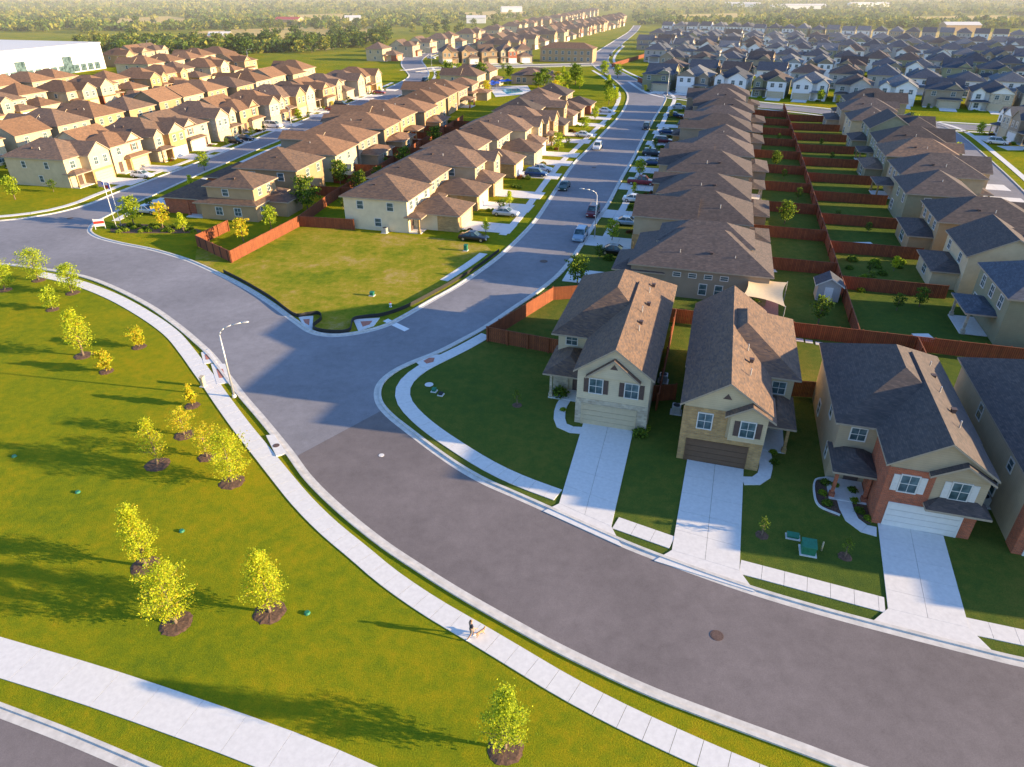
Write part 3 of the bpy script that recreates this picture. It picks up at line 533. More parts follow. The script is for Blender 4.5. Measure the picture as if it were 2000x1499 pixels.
for i in range(1,10):
    p=FA+(FB-FA)*((i-.5)/9.5); 
    dq=Vector((-(FB-FA).normalized().y,(FB-FA).normalized().x))
    fence([p+dq*6,p+dq*.1],f'cross fence, {ORD[i-1]} from the near end, left of the long brown fence',group='cross fences left of the long brown fence')
    fence([p-dq*.1,p-dq*9],f'cross fence, {ORD[i-1]} from the near end, right of the long brown fence',group='cross fences right of the long brown fence')
fence([XA+nx*34-ux*10,XA+nx*34+ux*LX],'wooden fence behind the houses across the left street')
fence([G(1195,132).xy,G(1260,112).xy],'brown fence beside the central street near its upper bend'); fence([G(1245,160).xy,G(1290,176).xy,G(1300,170).xy],'brown fence on the inside of the side street corner')
sf=MB()
SP=cr(gp([(975,492),(935,522),(890,550),(840,578),(790,604),(748,618),(715,622),(690,628),(683,648),(655,652),(622,648),(612,640),(628,625),(622,615),(600,617),(575,618),(530,585),(480,555),(437,533)]))
ribbon(sf,SP,.02,-.02,0,.5)
o=ob('silt_fence',sf.mesh('silt_fence',['black'])); tag(o,'low black silt fence around the kerb of the vacant lot','silt fence')
# ---------------------------------------------------------------- trees
def quads(C,size,mats,mi,name):
    n=len(C); a=NR.normal(size=(n,3)); a/=np.linalg.norm(a,axis=1)[:,None]; b=np.cross(a,NR.normal(size=(n,3))); b/=np.linalg.norm(b,axis=1)[:,None]
    s=(size*(.6+.8*NR.rand(n)))[:,None]; a=a*s; b=b*s*.7
    V=np.stack([C-a,C-b,C+a,C+b],1).reshape(-1,3)
    me=bpy.data.meshes.new(name); me.vertices.add(n*4); me.vertices.foreach_set('co',V.ravel().astype('f'))
    me.loops.add(n*4); me.loops.foreach_set('vertex_index',np.arange(n*4,dtype='i')); me.polygons.add(n)
    me.polygons.foreach_set('loop_start',np.arange(0,n*4,4,dtype='i')); me.polygons.foreach_set('loop_total',np.full(n,4,dtype='i'))
    for m in mats: me.materials.append(M[m])
    me.polygons.foreach_set('material_index',np.asarray(mi,dtype='i')); me.update(calc_edges=True); return me
def treemesh(hh,r,kind,nleaf,size,mats,seed,z0=.22,nb=30):
    rr=random.Random(seed); t=MB(); pts=[]; p=Vector((0,0,0)); k=7; tr=.018*hh+.015
    for i in range(k):
        q=p+Vector((rr.uniform(-.04,.04)*hh*.3,rr.uniform(-.04,.04)*hh*.3,hh*.92/k)); t.tube(p,q,tr*(1-i/k)+.012,tr*(1-(i+1)/k)+.012,7,cap=False); pts.append((p.copy(),q.copy())); p=q
    C=[]
    per=max(2,nleaf//(nb*3))
    for i in range(nb):
        s=z0+(1-z0)*((i+rr.random())/nb)*.99; z=s*hh*.92; j=min(k-1,int(s*k)); base=pts[j][0].lerp(pts[j][1],s*k-j)
        q=(s-z0)/(1-z0)
        rad=r*((1-q)**.8*min(1,.5+q*4) if kind=='cone' else math.sqrt(max(.05,math.sin(math.pi*min(.97,.12+q*.85)))))
        rad*=rr.uniform(.6,1.12); a=i*2.4+rr.uniform(-.5,.5); up=rr.uniform(.4,.9)*rad if kind=='cone' else rr.uniform(.1,.7)*rad
        tip=base+Vector((math.cos(a)*rad,math.sin(a)*rad,up)); t.tube(base,tip,.01+.004*hh*(1-q),.006,5,cap=False)
        for f,w in ((1.0,.12),(.72,.14),(.42,.13)):
            c=base.lerp(tip,f); sg=max(.09,r*w)*rr.uniform(.8,1.3); C.append(NR.normal(size=(per,3))*np.array([sg,sg,sg*.7])+np.array(c))
    C=np.concatenate(C); mi=NR.choice(len(mats),len(C),p=[.55,.3,.15] if len(mats)==3 else [.6,.4] if len(mats)==2 else [1.])
    return t.mesh('trunk',['bark'],True),quads(C,size,mats,mi,'crown')
def puttree(p,tm,label,rz=0,sc=1,group=None,name='tree'):
    r=thing(name,label,'tree',(p.x,p.y,0),rz,group); r.scale=(sc,sc,sc); ob('trunk',tm[0],r); ob('crown',tm[1],r)
    return r
def mulchring(p,rad,label,group=None):
    m=MB(); n=30
    rs=[rad*R.uniform(.92,1.06) for _ in range(n)]; V=[(0,0,.06)]
    for f,z in ((.4,.07),(.8,.06),(1,.012)): V+=[(math.cos(2*math.pi*i/n)*rs[i]*f,math.sin(2*math.pi*i/n)*rs[i]*f,z+(R.uniform(-.012,.015) if f<1 else 0)) for i in range(n)]
    F_=[(0,1+i,1+(i+1)%n) for i in range(n)]
    for k in (0,1): F_+=[(1+k*n+i,1+(k+1)*n+i,1+(k+1)*n+(i+1)%n,1+k*n+(i+1)%n) for i in range(n)]
    m.add(V,F_); o=ob('mulch_ring',m.mesh('mulch_ring',['mulch']),None,(p.x,p.y,0)); tag(o,label,'mulch',group)
FT=[
((987,1462),5.2,1.5,'cone','g','young leafy tree at the bottom of the lawn by the walkway bend',1.0),
((527,1196),5.6,1.6,'cone','y','full yellow green tree left of the walking person',1.05),
((344,1218),5.2,1.45,'round','y','bushy golden green tree, nearest in the left pair of the lower lawn',1.05),
((284,1106),6.0,1.4,'cone','y','tall narrow yellow tree standing behind the bushy golden tree',1.0),
((453,942),5.0,1.65,'round','y','bright yellow green tree nearest the walkway left of the storm inlet',1.05),
((308,908),5.0,1.35,'cone','p','thin pale tree leaning with bare branches in the middle lawn',1.05),
((404,893),3.4,1.1,'round','o','small gold tree behind the bright yellow green tree',.8),
((360,850),2.8,1.1,'round','o','small round gold tree above the thin pale tree',.9),
((376,793),2.6,.6,'cone','o','tiny sparse sapling by the curve of the walkway',.75),
((208,726),2.4,.9,'round','o','small orange tree below the tall green lawn tree',.75),
((272,678),2.6,.95,'round','o','small gold tree right of the tall green lawn tree',.8),
((163,695),6.0,1.9,'cone','y','tall bright green tree in the upper left lawn',1.0),
((103,605),3.2,1.1,'round','g','small green tree under the upper left roadside trees',.8),
((142,573),4.2,1.5,'round','g','green tree beside the walkway start at the upper left',.9),
((76,548),4.6,1.8,'round','g','wide green tree left of the walkway start',.9),
((10,567),4.2,1.5,'round','g','green tree cut by the left edge beside the road',.9),
]
PAL=dict(g=['leafB','leafA','leafE'],y=['leafA','leafB','leafO'],o=['leafO','leafA','leafB'],p=['leafA','leafO','leafB'])
for i,(px,hh,r,k,pal,lab,ring) in enumerate(FT):
    p=G(*px); n=5600 if px[1]>800 else 2400
    if pal=='p': n=2200
    if hh<3.5: n=1600
    mm=treemesh(hh,r,k,n,.06 if px[1]>800 else .09,PAL[pal],100+i,.14,46 if hh>3.5 else 22)
    puttree(p,mm,lab); mulchring(p,ring,'dark mulch ring around the '+' '.join(lab.split()[:9]),None)
gen=[treemesh(5,1.7,'round',1200,.16,['leafB','leafE','leafA'],1),treemesh(6,2.2,'round',1400,.2,['leafD','leafE','leafB'],2),treemesh(4,1.2,'cone',700,.13,['leafA','leafB'],3),treemesh(3,1.0,'round',600,.13,['leafD','leafE'],4),treemesh(4,1.3,'round',700,.15,['leafO','leafA'],5)]
MT=[((262,440),0,1,'green tree right of the flagpoles'),((318,445),4,1.1,'gold tree before the corner house of the left street'),((360,455),2,.9,'small yellow tree before the corner house of the left street'),((476,473),4,1,'yellow tree in the yard left of the orange fence'),((530,448),0,.8,'small tree behind the corner house patio'),((602,412),1,1.05,'dark green tree behind the orange fence corner'),((665,362),1,.85,'dark round tree in the back yards left of the vacant lot'),
((1128,556),1,.7,'small tree in front of the first house right of the central street'),((1468,618),3,.8,'small dark tree under the tan shade sail'),((1598,632),3,1.2,'grey green tree below the garden shed'),((1090,295),0,.9,'green street tree among the left driveways of the central street'),((1195,470),0,.7,'small tree on the right verge of the central street'),((1189,205),0,1.1,'green tree on the verge at the upper bend'),((1180,150),0,1.3,'tree by the upper bend of the central street'),
((1085,228),2,1,'small yellow tree right of the pool houses'),((30,390),0,.9,'small tree by the first house of the far left row'),((163,350),0,1.0,'green tree between the two nearest far left houses'),((105,375),3,.8,'round shrub like tree by the junction at left'),((400,333),0,.8,'tree on the verge before the left street bend'),((1795,600),3,.9,'dark tree behind the olive house at right'),((245,112),1,1.4,'dark tree beside the white warehouse'),((995,405),2,.8,'small tree by the driveway above the vacant lot'),((1700,555),3,.6,'small tree in the garden right of the spine fence'),((1745,530),2,.6,'thin fruit tree in the garden right of the spine fence'),((790,330),1,.8,'dark yard tree beside the long brown fence, nearest'),((850,285),1,.8,'dark yard tree beside the long brown fence, farther')]
for px,k,s,l in MT: puttree(G(*px),gen[k],l,R.random()*6,s)
for i in range(34):
    px=R.choice([(R.uniform(880,1150),R.uniform(136,160)),(R.uniform(900,960),R.uniform(150,200)),(R.uniform(1050,1150),R.uniform(165,190)),(R.uniform(1165,1220),R.uniform(150,215)),(R.uniform(850,900),R.uniform(140,170))])
    puttree(G(*px),gen[i%5],'tree in the greens around the pool and clubhouse',R.random()*6,R.uniform(.8,1.5),'trees around the pool and clubhouse')
sap=treemesh(1.9,.5,'cone',260,.06,['leafE','leafD'],77,.3,14)
for px,l in (((1010,792),'bare sapling in the middle of the corner lawn'),((1488,1046),'thin sapling in the lawn right of the middle driveway'),((1650,1088),'thin sapling beside the green utility box')):
    puttree(G(*px),sap,l); mulchring(G(*px),.5,'small mulch ring under the '+l,None)
def shrubmesh(r,n,mats,seed,size=.08):
    C=NR.normal(size=(n,3)); C/=np.linalg.norm(C,axis=1)[:,None]; C*=(r*(.55+.45*NR.rand(n)))[:,None]; C[:,2]=np.abs(C[:,2])*.9+.05
    C+=NR.normal(size=C.shape)*r*.08
    return quads(C,size,mats,NR.choice(len(mats),n),'shrub')
shr=[shrubmesh(.6,500,['leafD','leafE'],1),shrubmesh(.5,400,['leafE','leafB'],2),shrubmesh(.55,400,['leafR','leafD'],3)]
def shrub(p,k,s,label,group=None):
    o=ob('shrub',shr[k],None,(p.x,p.y,0),R.random()*6); o.scale=(s,s,s*.9); tag(o,label,'shrub',group)
for i,(px,k,s) in enumerate([((1092,772),0,1.6),((1100,752),0,1.3),((1100,802),1,.7),((1250,850),0,1.3),((1262,838),1,.9)]): shrub(G(*px),k,s,['large dark shrub left of the cream shuttered house','dark shrub behind the large one at the cream house','small shrub at the walk of the cream house','round shrub at the right garage corner of the cream house','small shrub behind the round one by the cream garage'][i])
for i,px in enumerate([(1612,945),(1606,965),(1615,985),(1630,950),(1664,960),(1668,980),(1678,1000),(1695,1015),(1512,905),(1510,885)]): shrub(G(*px),i%2,.75,'small green shrub in the planting bed at the front of its house','shrubs in the front planting beds')
for i in range(16): shrub(G(1650+R.uniform(0,130),505+R.uniform(0,70)),i%2,R.uniform(.8,1.5),'green garden shrub in the planted yard right of the spine fence','shrubs of the planted back yard')
mb=MB(); mb.prism([tuple(p) for p in cr(gp([(1592,940),(1590,965),(1600,990),(1640,1008),(1640,960),(1622,935),(1592,940)]))][:-1],0,.03); struct('planting_bed',mb,['mulch'])
mb=MB(); mb.prism([tuple(p) for p in cr(gp([(1655,950),(1660,985),(1680,1015),(1702,1022),(1690,985),(1672,950),(1655,950)]))][:-1],0,.03); struct('planting_bed',mb,['mulch'])
be=MB(); ribbon(be,cr(gp([(1612,935),(1592,940),(1590,965),(1600,990),(1640,1008)])),.07,-.07,0,.15); o=ob('bed_edging',be.mesh('bed_edging',['conc'])); tag(o,'white stone edging of the bed left of the red brick house','edging')
for q,rz,gx,dl,ph,k,dist in YARD:
    if dist>330: continue
    rot=Matrix.Rotation(rz,2)
    if R.random()<.6 and dist<300:
        w=rot@Vector((-gx*1.6+R.uniform(-.5,.5),-dl*.55)); puttree(Vector((q.x+w.x,q.y+w.y,0)),gen[R.choice((0,2,3,4,3))],f'yard tree, {ORD[k-1]} house {ph}',R.random()*6,R.uniform(.55,.85),'young trees in the front yards')
    if dist<230 and R.random()<.5:
        w=rot@Vector((R.uniform(-5,5),R.uniform(24,27))); puttree(Vector((q.x+w.x,q.y+w.y,0)),gen[R.choice((1,3,3))],'small tree in a fenced back yard between the house rows',R.random()*6,R.uniform(.5,.8),'small trees in the back yards')
    for j in range(2):
        w=rot@Vector((-gx*R.uniform(.7,1.9),-R.uniform(.6,3))); shrub(Vector((q.x+w.x,q.y+w.y,0)),R.choice((0,1,1,2)),R.uniform(.8,1.5),'small shrub in front of a house further up the streets','shrubs in the front yards')
belt=[treemesh(8,3.6,'round',520,.5,['farA','farC','farB'],31,.1,16),treemesh(9,3.8,'round',520,.55,['farC','farA'],32,.1,16),treemesh(7,3.4,'round',480,.5,['farB','farA'],33,.1,16)]
nb_=0
while nb_<230:
    z=R.random()
    if z<.5: x=R.uniform(150,760); y=R.uniform(84,112) if x>260 else R.uniform(84,104); y-=max(0,(x-500)*.07)
    elif z<.68: x=R.uniform(640,1100); y=R.uniform(62,98)-(x-640)*.1
    elif z<.82: x=R.uniform(1250,2050); y=R.uniform(48,60)
    else: x=R.uniform(0,760); y=R.uniform(54,66)
    p=G(x,y); puttree(p,belt[R.randrange(3)],'full tree among the trees bordering the far edge of the houses',R.random()*6,R.uniform(.7,1.15),'trees bordering the far edge of the houses'); nb_+=1
def inpoly(x,y,P):
    c=False; n=len(P)
    for i in range(n):
        x1,y1=P[i]; x2,y2=P[(i+1)%n]
        if (y1>y)!=(y2>y) and x<(x2-x1)*(y-y1)/(y2-y1)+x1: c=not c
    return c
Cs=[]; cnt=0
while cnt<6400:
    x=R.uniform(-120,2120); y=-14+ (R.random()**.8)*76
    if cnt>6000: x=R.uniform(230,700); y=R.uniform(84,106)-max(0,(x-500)*.07)
    lim=60 if x<720 else (60-(x-720)*.08 if x<1240 else (50 if x<1500 else 56))
    if x<300: lim=78
    if y>lim and cnt<=6000: continue
    if any(inpoly(x,y,P) for P in pf) and R.random()<.95: continue
    if math.sin(x*.021+y*.3)+math.sin(x*.047-y*.19)>1.25 and R.random()<.8: continue
    p=G(x,y); s=R.uniform(2.4,5)*(1 if y>20 else 1.4); n=28
    a=NR.normal(size=(n,3)); a/=np.linalg.norm(a,axis=1)[:,None]; a*=s*(.7+.3*NR.rand(n))[:,None]; a[:,2]=np.abs(a[:,2])*1.15+s*.25
    Cs.append(a+np.array([p.x,p.y,0])); cnt+=1
Cs=np.concatenate(Cs); tone=np.repeat(NR.choice(3,cnt,p=[.45,.3,.25]),28)
o=ob('woodland',quads(Cs,1.4,['farA','farB','farC'],tone,'woodland')); tag(o,'far woodland spreading to the horizon behind the houses','woodland',None,'stuff')
# ---------------------------------------------------------------- warehouse, clubhouse, pool
p=G(208,134); q=G(20,160); ang=math.atan2(p.y-q.y,p.x-q.x)
r=thing('warehouse','large white flat-roofed warehouse with dark window strip at the upper left','warehouse',(p.x,p.y,0),ang)
w=MB(); w.box(-150,0,0,90,0,11); ob('wall',w.mesh('wall',['white']),r)
w=MB(); w.box(-150.3,.3,-.3,90.3,11,11.6); w.box(-60,-40,40,55,11.6,13); ob('roof',w.mesh('roof',['trim']),r)
for i in range(20):
    w=MB(); w.box(-1.6,1.6,-.08,.02,.4,3.4); ob('window',w.mesh('window',['glass']),r,(-5-i*4.2,0,0))
for x in (-22,-47):
    w=MB(); w.box(-2.5,2.5,-.3,-.1,0,7); ob('entrance',w.mesh('entrance',['glass']),r,(x,0,0))
p=G(1040,166); r=thing('clubhouse','beige community clubhouse with hipped roof behind the pool','clubhouse',(p.x,p.y,0),RG)
w=MB(); w.box(-9,9,0,11,0,3.4); ob('wall',w.mesh('wall',['beige']),r); w=MB(); hip(w,-9,9,0,11,3.4,.45); hip(w,-3,3,-3,4,4.2,.5); ob('roof',w.mesh('roof',['roofN','fascia']),r)
for x in (-6,-3.5,3.5,6): me,ch=winmesh(1.4,1.6); inst(r,[('window',me,(x,0,.9),0,ch)])
p=G(1105,122); r=thing('apartment_building','large tan building with pale ground floor at the top of the central street','building',(p.x,p.y,0),RG)
w=MB(); w.box(-14,14,0,12,0,6.5); ob('wall',w.mesh('wall',['tan']),r); w=MB(); hip(w,-14,14,0,12,6.5,.4); ob('roof',w.mesh('roof',['roofB','fascia']),r)
for i in range(8): me,ch=winmesh(1.2,1.5); inst(r,[('window',me,(-12+i*3.4,0,3.8),0,ch),('window',me,(-12+i*3.4,0,.8),0,ch)])
mb=MB(); mb.prism([tuple(G(*p).xy) for p in ((978,176),(1012,173),(1022,180),(990,184))],.03,.05); struct('pool_water',mb,['water'])
mb=MB(); mb.prism([tuple(G(*p).xy) for p in ((955,170),(1030,167),(1040,183),(968,190))],.012,.024); struct('pool_deck',mb,['conc'])
for i,px in enumerate([(958,178),(970,175),(980,171),(962,173),(992,170)]):
    p=G(*px); r=thing('parasol','blue square parasol on the pool deck','parasol',(p.x,p.y,0),.3,'blue parasols by the pool')
    w=MB(); w.tube((0,0,0),(0,0,2.7),.04,.04,6); ob('pole',w.mesh('pole',['metal']),r); w=MB(); w.add([(-1.6,-1.6,2.3),(1.6,-1.6,2.3),(1.6,1.6,2.3),(-1.6,1.6,2.3),(0,0,3)],[(0,1,4),(1,2,4),(2,3,4),(3,0,4)]); ob('canopy',w.mesh('canopy',['blue']),r)
for i,(px,wd,lb) in enumerate([((560,50),26,'red roofed farm building among the trees at top left'),((1560,18),90,'long white building on the horizon right of centre'),((1880,62),30,'low grey shed at the edge of the dry field'),((1700,14),80,'pale long building at the far right horizon'),((430,86),14,'small tan shed at the edge of the dry field at left'),((930,46),20,'pale barn behind the long far row'),((1450,14),60,'pale building on the horizon right of the central street'),((1000,24),30,'pale building in the trees above the long far row'),((690,46),16,'white farmhouse among the trees above the left field')]):
    p=G(*px); r=thing('barn',lb,'building',(p.x,p.y,0),R.uniform(-.3,.3)); w=MB(); w.box(-wd/2,wd/2,0,12,0,5); rf=MB(); gable(rf,w,-wd/2,wd/2,0,12,5,'x',.35)
    ob('wall',w.mesh('wall',['white' if 'white' in lb or 'pale' in lb else 'tan']),r); ob('roof',rf.mesh('roof',['red' if i==0 else 'trim','trim']),r)
# shade sail, patio, shed
r=thing('shade_sail','tan shade sail stretched over the patio behind the first right house','shade sail',(*G(1490,600).xy,0))
o0=G(1490,600); cs=[G(1458,536,3.4),G(1538,552,3.2),G(1534,600,2.7),G(1450,578,3.0)]
w=MB(); n=8; V=[]
for i in range(n+1):
    for j in range(n+1):
        s,t=i/n,j/n; e=.09; s2=s+(.5-s)*e*4*t*(1-t)*2; t2=t+(.5-t)*e*4*s*(1-s)*2
        P=cs[0].lerp(cs[1],s2).lerp(cs[3].lerp(cs[2],s2),t2)-o0; P.z-=.5*math.sin(math.pi*s)*math.sin(math.pi*t)*.5; V.append(tuple(P))
w.add(V,[(i*(n+1)+j,(i+1)*(n+1)+j,(i+1)*(n+1)+j+1,i*(n+1)+j+1) for i in range(n) for j in range(n)]); ob('canopy',w.mesh('canopy',['sail'],True),r)
for c in cs: w=MB(); w.tube((0,0,0),(0,0,c.z+.1),.06,.05,8); ob('pole',w.mesh('pole',['metal']),r,(c.x-o0.x,c.y-o0.y,0))
mb=MB(); mb.prism([tuple(G(*p).xy) for p in ((1452,585),(1520,575),(1520,622),(1460,620))],.0,.04); struct('patio',mb,['pad'])
p=G(1612,582); r=thing('garden_shed','small grey garden shed against the spine fence','shed',(p.x,p.y,0),RG); w=MB(); w.box(-1.4,1.4,-1.2,1.2,0,2.2); rf=MB(); gable(rf,w,-1.4,1.4,-1.2,1.2,2.2,'y',.6)
ob('wall',w.mesh('wall',['grey']),r); ob('roof',rf.mesh('roof',['roofG','trim']),r); w=MB(); w.box(-.5,.5,-1.25,-1.2,.1,1.9); ob('door',w.mesh('door',['white']),r)
for i,(a,b) in enumerate([(1562,665),(1580,668),(1600,672),(1690,686),(1718,690),(1668,682),(1640,679)]):
    p=G(a,b); w=MB(); w.box(-.4,.4,-.4,.4,0,.05); o=ob('stepping_stone',w.mesh('stepping_stone',['conc']),None,(p.x,p.y,0),RG); tag(o,'square pale stepping stone in the yard behind the front houses','stepping stone','stepping stones behind the front houses')
for k_,(px,sx,sy) in enumerate([((1690,480),3,3),((1497,520),1.5,5),((1805,660),2,2)]):
    p=G(*px); mb=MB(); mb.box(p.x-sx/2,p.x+sx/2,p.y-sy/2,p.y+sy/2,0,.06); struct('patio',mb,['conc'])
# ---------------------------------------------------------------- street furniture
def lamp(px,hh,ang,label):
    p=G(*px); r=thing('street_lamp',label,'street lamp',(p.x,p.y,0),ang)
    w=MB(); w.tube((0,0,.3),(0,0,hh),.11,.07,10); ob('pole',w.mesh('pole',['metal'],True),r); w=MB(); w.tube((0,0,0),(0,0,.32),.22,.18,12); ob('base',w.mesh('base',['conc']),r)
    w=MB(); pts=[(0,0,hh-.05),(.15,0,hh+.3),(.5,0,hh+.6),(1.2,0,hh+.82),(2.2,0,hh+.92)]
    for a,b in zip(pts,pts[1:]): w.tube(a,b,.06,.055,8)
    ob('arm',w.mesh('arm',['metal'],True),r)
    w=MB(); rings=[]
    for x,a,b in ((2.1,.06,.05),(2.3,.14,.08),(2.6,.17,.09),(2.85,.1,.05)): rings.append([(x,math.cos(t*math.pi/4)*a,hh+.92+math.sin(t*math.pi/4)*b) for t in range(8)])
    w.loft(rings); ob('lamp_head',w.mesh('lamp_head',['metal'],True),r)
lamp((458,776),7.0,.35,'tall grey street lamp beside the walkway at the near junction'); lamp((1161,466),7.0,2.9,'grey street lamp on the right verge of the central street')
lamp((573,270),7.4,3.9,'grey street lamp beside the left street'); lamp((1303,186),7.4,2.8,'grey street lamp at the side street corner near the upper bend'); lamp((295,118),9,0,'tall lamp post behind the houses by the warehouse'); lamp((843,128),7.4,3.3,'grey street lamp by the houses facing the pool'); lamp((1757,236),7.4,4.5,'grey street lamp beside the right side street'); lamp((488,136),8,0,'grey lamp post among the far left houses')
def flagm(w,h_,kind):
    m=MB(); n=13 if kind==0 else 2
    for i in range(n):
        for j in range(10):
            x0,x1=j/10*w,(j+1)/10*w; y0=.12*math.sin(j*.9); y1=.12*math.sin((j+1)*.9); z0,z1=-h_*i/n,-h_*(i+1)/n
            mi=(1 if i%2 else 0)
            if (kind==0 and i<7 and j<4) or (kind==1 and j<3): mi=2
            m.add([(x0,y0,z0),(x1,y1,z0),(x1,y1,z1),(x0,y0,z1)],[(0,1,2,3)],mi)
    return m.mesh('flag',['red','white','blue'] if kind==0 else ['white','red','blue'])
for i,(px,hh) in enumerate([((228,446),8),((237,441),7.4)]):
    p=G(*px); r=thing('flagpole',['taller white flagpole with striped flag by the entrance planting','shorter white flagpole with red white and blue flag by the entrance planting'][i],'flagpole',(p.x,p.y,0),0)
    w=MB(); w.tube((0,0,0),(0,0,hh),.07,.035,10); ob('pole',w.mesh('pole',['white'],True),r); w=MB(); w.tube((0,0,hh),(0,0,hh+.15),.07,.02,8); ob('finial',w.mesh('finial',['metal']),r); ob('flag',flagm(1.7,1.05,i),r,(.05,0,hh-.15),2.6)
p=G(197,448); r=thing('entrance_sign','red and white signboard on two posts at the left junction corner','sign',(p.x,p.y,0),.35)
w=MB(); w.box(-.8,.8,-.04,.04,.5,1.7); ob('board',w.mesh('board',['white']),r); w=MB(); w.box(-.8,.8,-.06,-.041,.95,1.4); ob('red_band',w.mesh('red_band',['red']),r)
for x in (-.75,.75): w=MB(); w.box(x-.05,x+.05,.045,.12,0,1.8); ob('post',w.mesh('post',['white']),r)
mb=MB(); mb.prism([tuple(p) for p in cr(gp([(215,448),(240,437),(300,440),(380,447),(385,455),(300,456),(225,455),(215,448)]))][:-1],0,.03); struct('planting_bed',mb,['mulch'])
for i in range(22): shrub(G(225+i*7.3,448+4*math.sin(i)+ (3 if i%2 else -3)),i%2,1.1,'low shrub in the entrance planting beside the flagpoles','shrubs of the entrance planting')
def manhole(px,r_,label,m='iron',z=.022):
    p=G(*px); w=MB(); w.tube((0,0,0),(0,0,.012),r_,r_,24); w.tube((0,0,.012),(0,0,.018),r_*.8,r_*.8,20)
    o=ob('manhole_cover',w.mesh('manhole_cover',[m]),None,(p.x,p.y,z)); tag(o,label,'manhole cover')
manhole((1400,1242),.42,'rusty manhole cover in the brown road at lower right'); manhole((1062,511),.6,'manhole cover with pale collar in the central street'); manhole((745,890),.25,'small pale valve cover in the dark asphalt','conc'); manhole((1160,328),.5,'manhole cover further up the central street'); manhole((137,427),.5,'manhole cover in the junction at the left edge'); manhole((838,752),.45,'round grey cover in the corner lawn','conc',.03)
mb=MB(); mb.prism([tuple(G(*p).xy) for p in ((520,853),(536,851),(560,888),(540,893))],0,.14); struct('storm_inlet',mb,['conc']); manhole((540,873),.3,'round lid on the storm inlet beside the walkway','iron',.14)
def ubox(px,sx,sy,sz,label,m='green'):
    p=G(*px); r=thing('utility_box',label,'utility box',(p.x,p.y,0),RG); w=MB(); w.box(-sx/2,sx/2,-sy/2,sy/2,.08,sz); w.add([(-sx/2-.04,-sy/2-.04,sz),(sx/2+.04,-sy/2-.04,sz),(sx/2+.04,sy/2+.04,sz+.1),(-sx/2-.04,sy/2+.04,sz+.1),(-sx/2-.04,-sy/2-.04,sz-.06),(sx/2+.04,-sy/2-.04,sz-.06),(sx/2+.04,sy/2+.04,sz-.06),(-sx/2-.04,sy/2+.04,sz-.06)],[(0,1,2,3),(0,4,5,1),(1,5,6,2),(2,6,7,3),(3,7,4,0)]); ob('cabinet',w.mesh('cabinet',[m]),r)
    w=MB(); w.box(-sx/2-.12,sx/2+.12,-sy/2-.12,sy/2+.12,0,.08); ob('pad',w.mesh('pad',['conc']),r); w=MB(); w.box(-sx*.35,-.01,-sy/2-.02,-sy/2-.001,.15,sz-.1); w.box(.01,sx*.35,-sy/2-.02,-sy/2-.001,.15,sz-.1); ob('door',w.mesh('door',[m]),r)
ubox((1577,1078),.95,.9,.8,'green electrical cabinet on a concrete pad in the shaded lawn'); ubox((1548,1050),.8,.4,.25,'low flat green utility lid left of the electrical cabinet'); ubox((848,765),.35,.35,.3,'small green utility box in the corner lawn'); ubox((861,772),.35,.35,.2,'small black utility box in the corner lawn','black'); ubox((727,578),.5,.4,.5,'green utility box in the vacant lot'); ubox((910,490),.5,.5,.9,'green utility box at the right end of the vacant lot'); ubox((398,755),.35,.35,1.1,'beige bin post beside the walkway at the near junction','gdT')
for i,px in enumerate([(152,962),(600,1198),(28,892),(247,1010),(355,1038)]):
    p=G(*px); w=MB(); w.tube((0,0,0),(0,0,.12),.22,.16,10); o=ob('irrigation_lid',w.mesh('irrigation_lid',['green']),None,(p.x,p.y,0)); tag(o,'round green irrigation lid in the big lawn','lid','irrigation lids in the lawn')
def bollard(px,label):
    p=G(*px); w=MB(); w.tube((0,0,0),(0,0,.8),.06,.06,10); w.tube((0,0,.8),(0,0,.9),.06,.02,10); o=ob('marker_post',w.mesh('marker_post',['gdT'],True),None,(p.x,p.y,0)); tag(o,label,'marker post')
bollard((1604,1076),'short tan marker post right of the electrical cabinet')
p=G(763,600); r=thing('fire_hydrant','white fire hydrant with red cap at the corner of the vacant lot','fire hydrant',(p.x,p.y,0))
w=MB(); w.tube((0,0,0),(0,0,.08),.18,.18,12); w.tube((0,0,.08),(0,0,.6),.12,.11,12); w.tube((-.2,0,.42),(.2,0,.42),.06,.06,8); w.tube((0,-.2,.38),(0,0,.38),.08,.08,8); ob('barrel',w.mesh('barrel',['white'],True),r); w=MB(); w.tube((0,0,.6),(0,0,.75),.13,.04,12); ob('cap',w.mesh('cap',['red'],True),r)
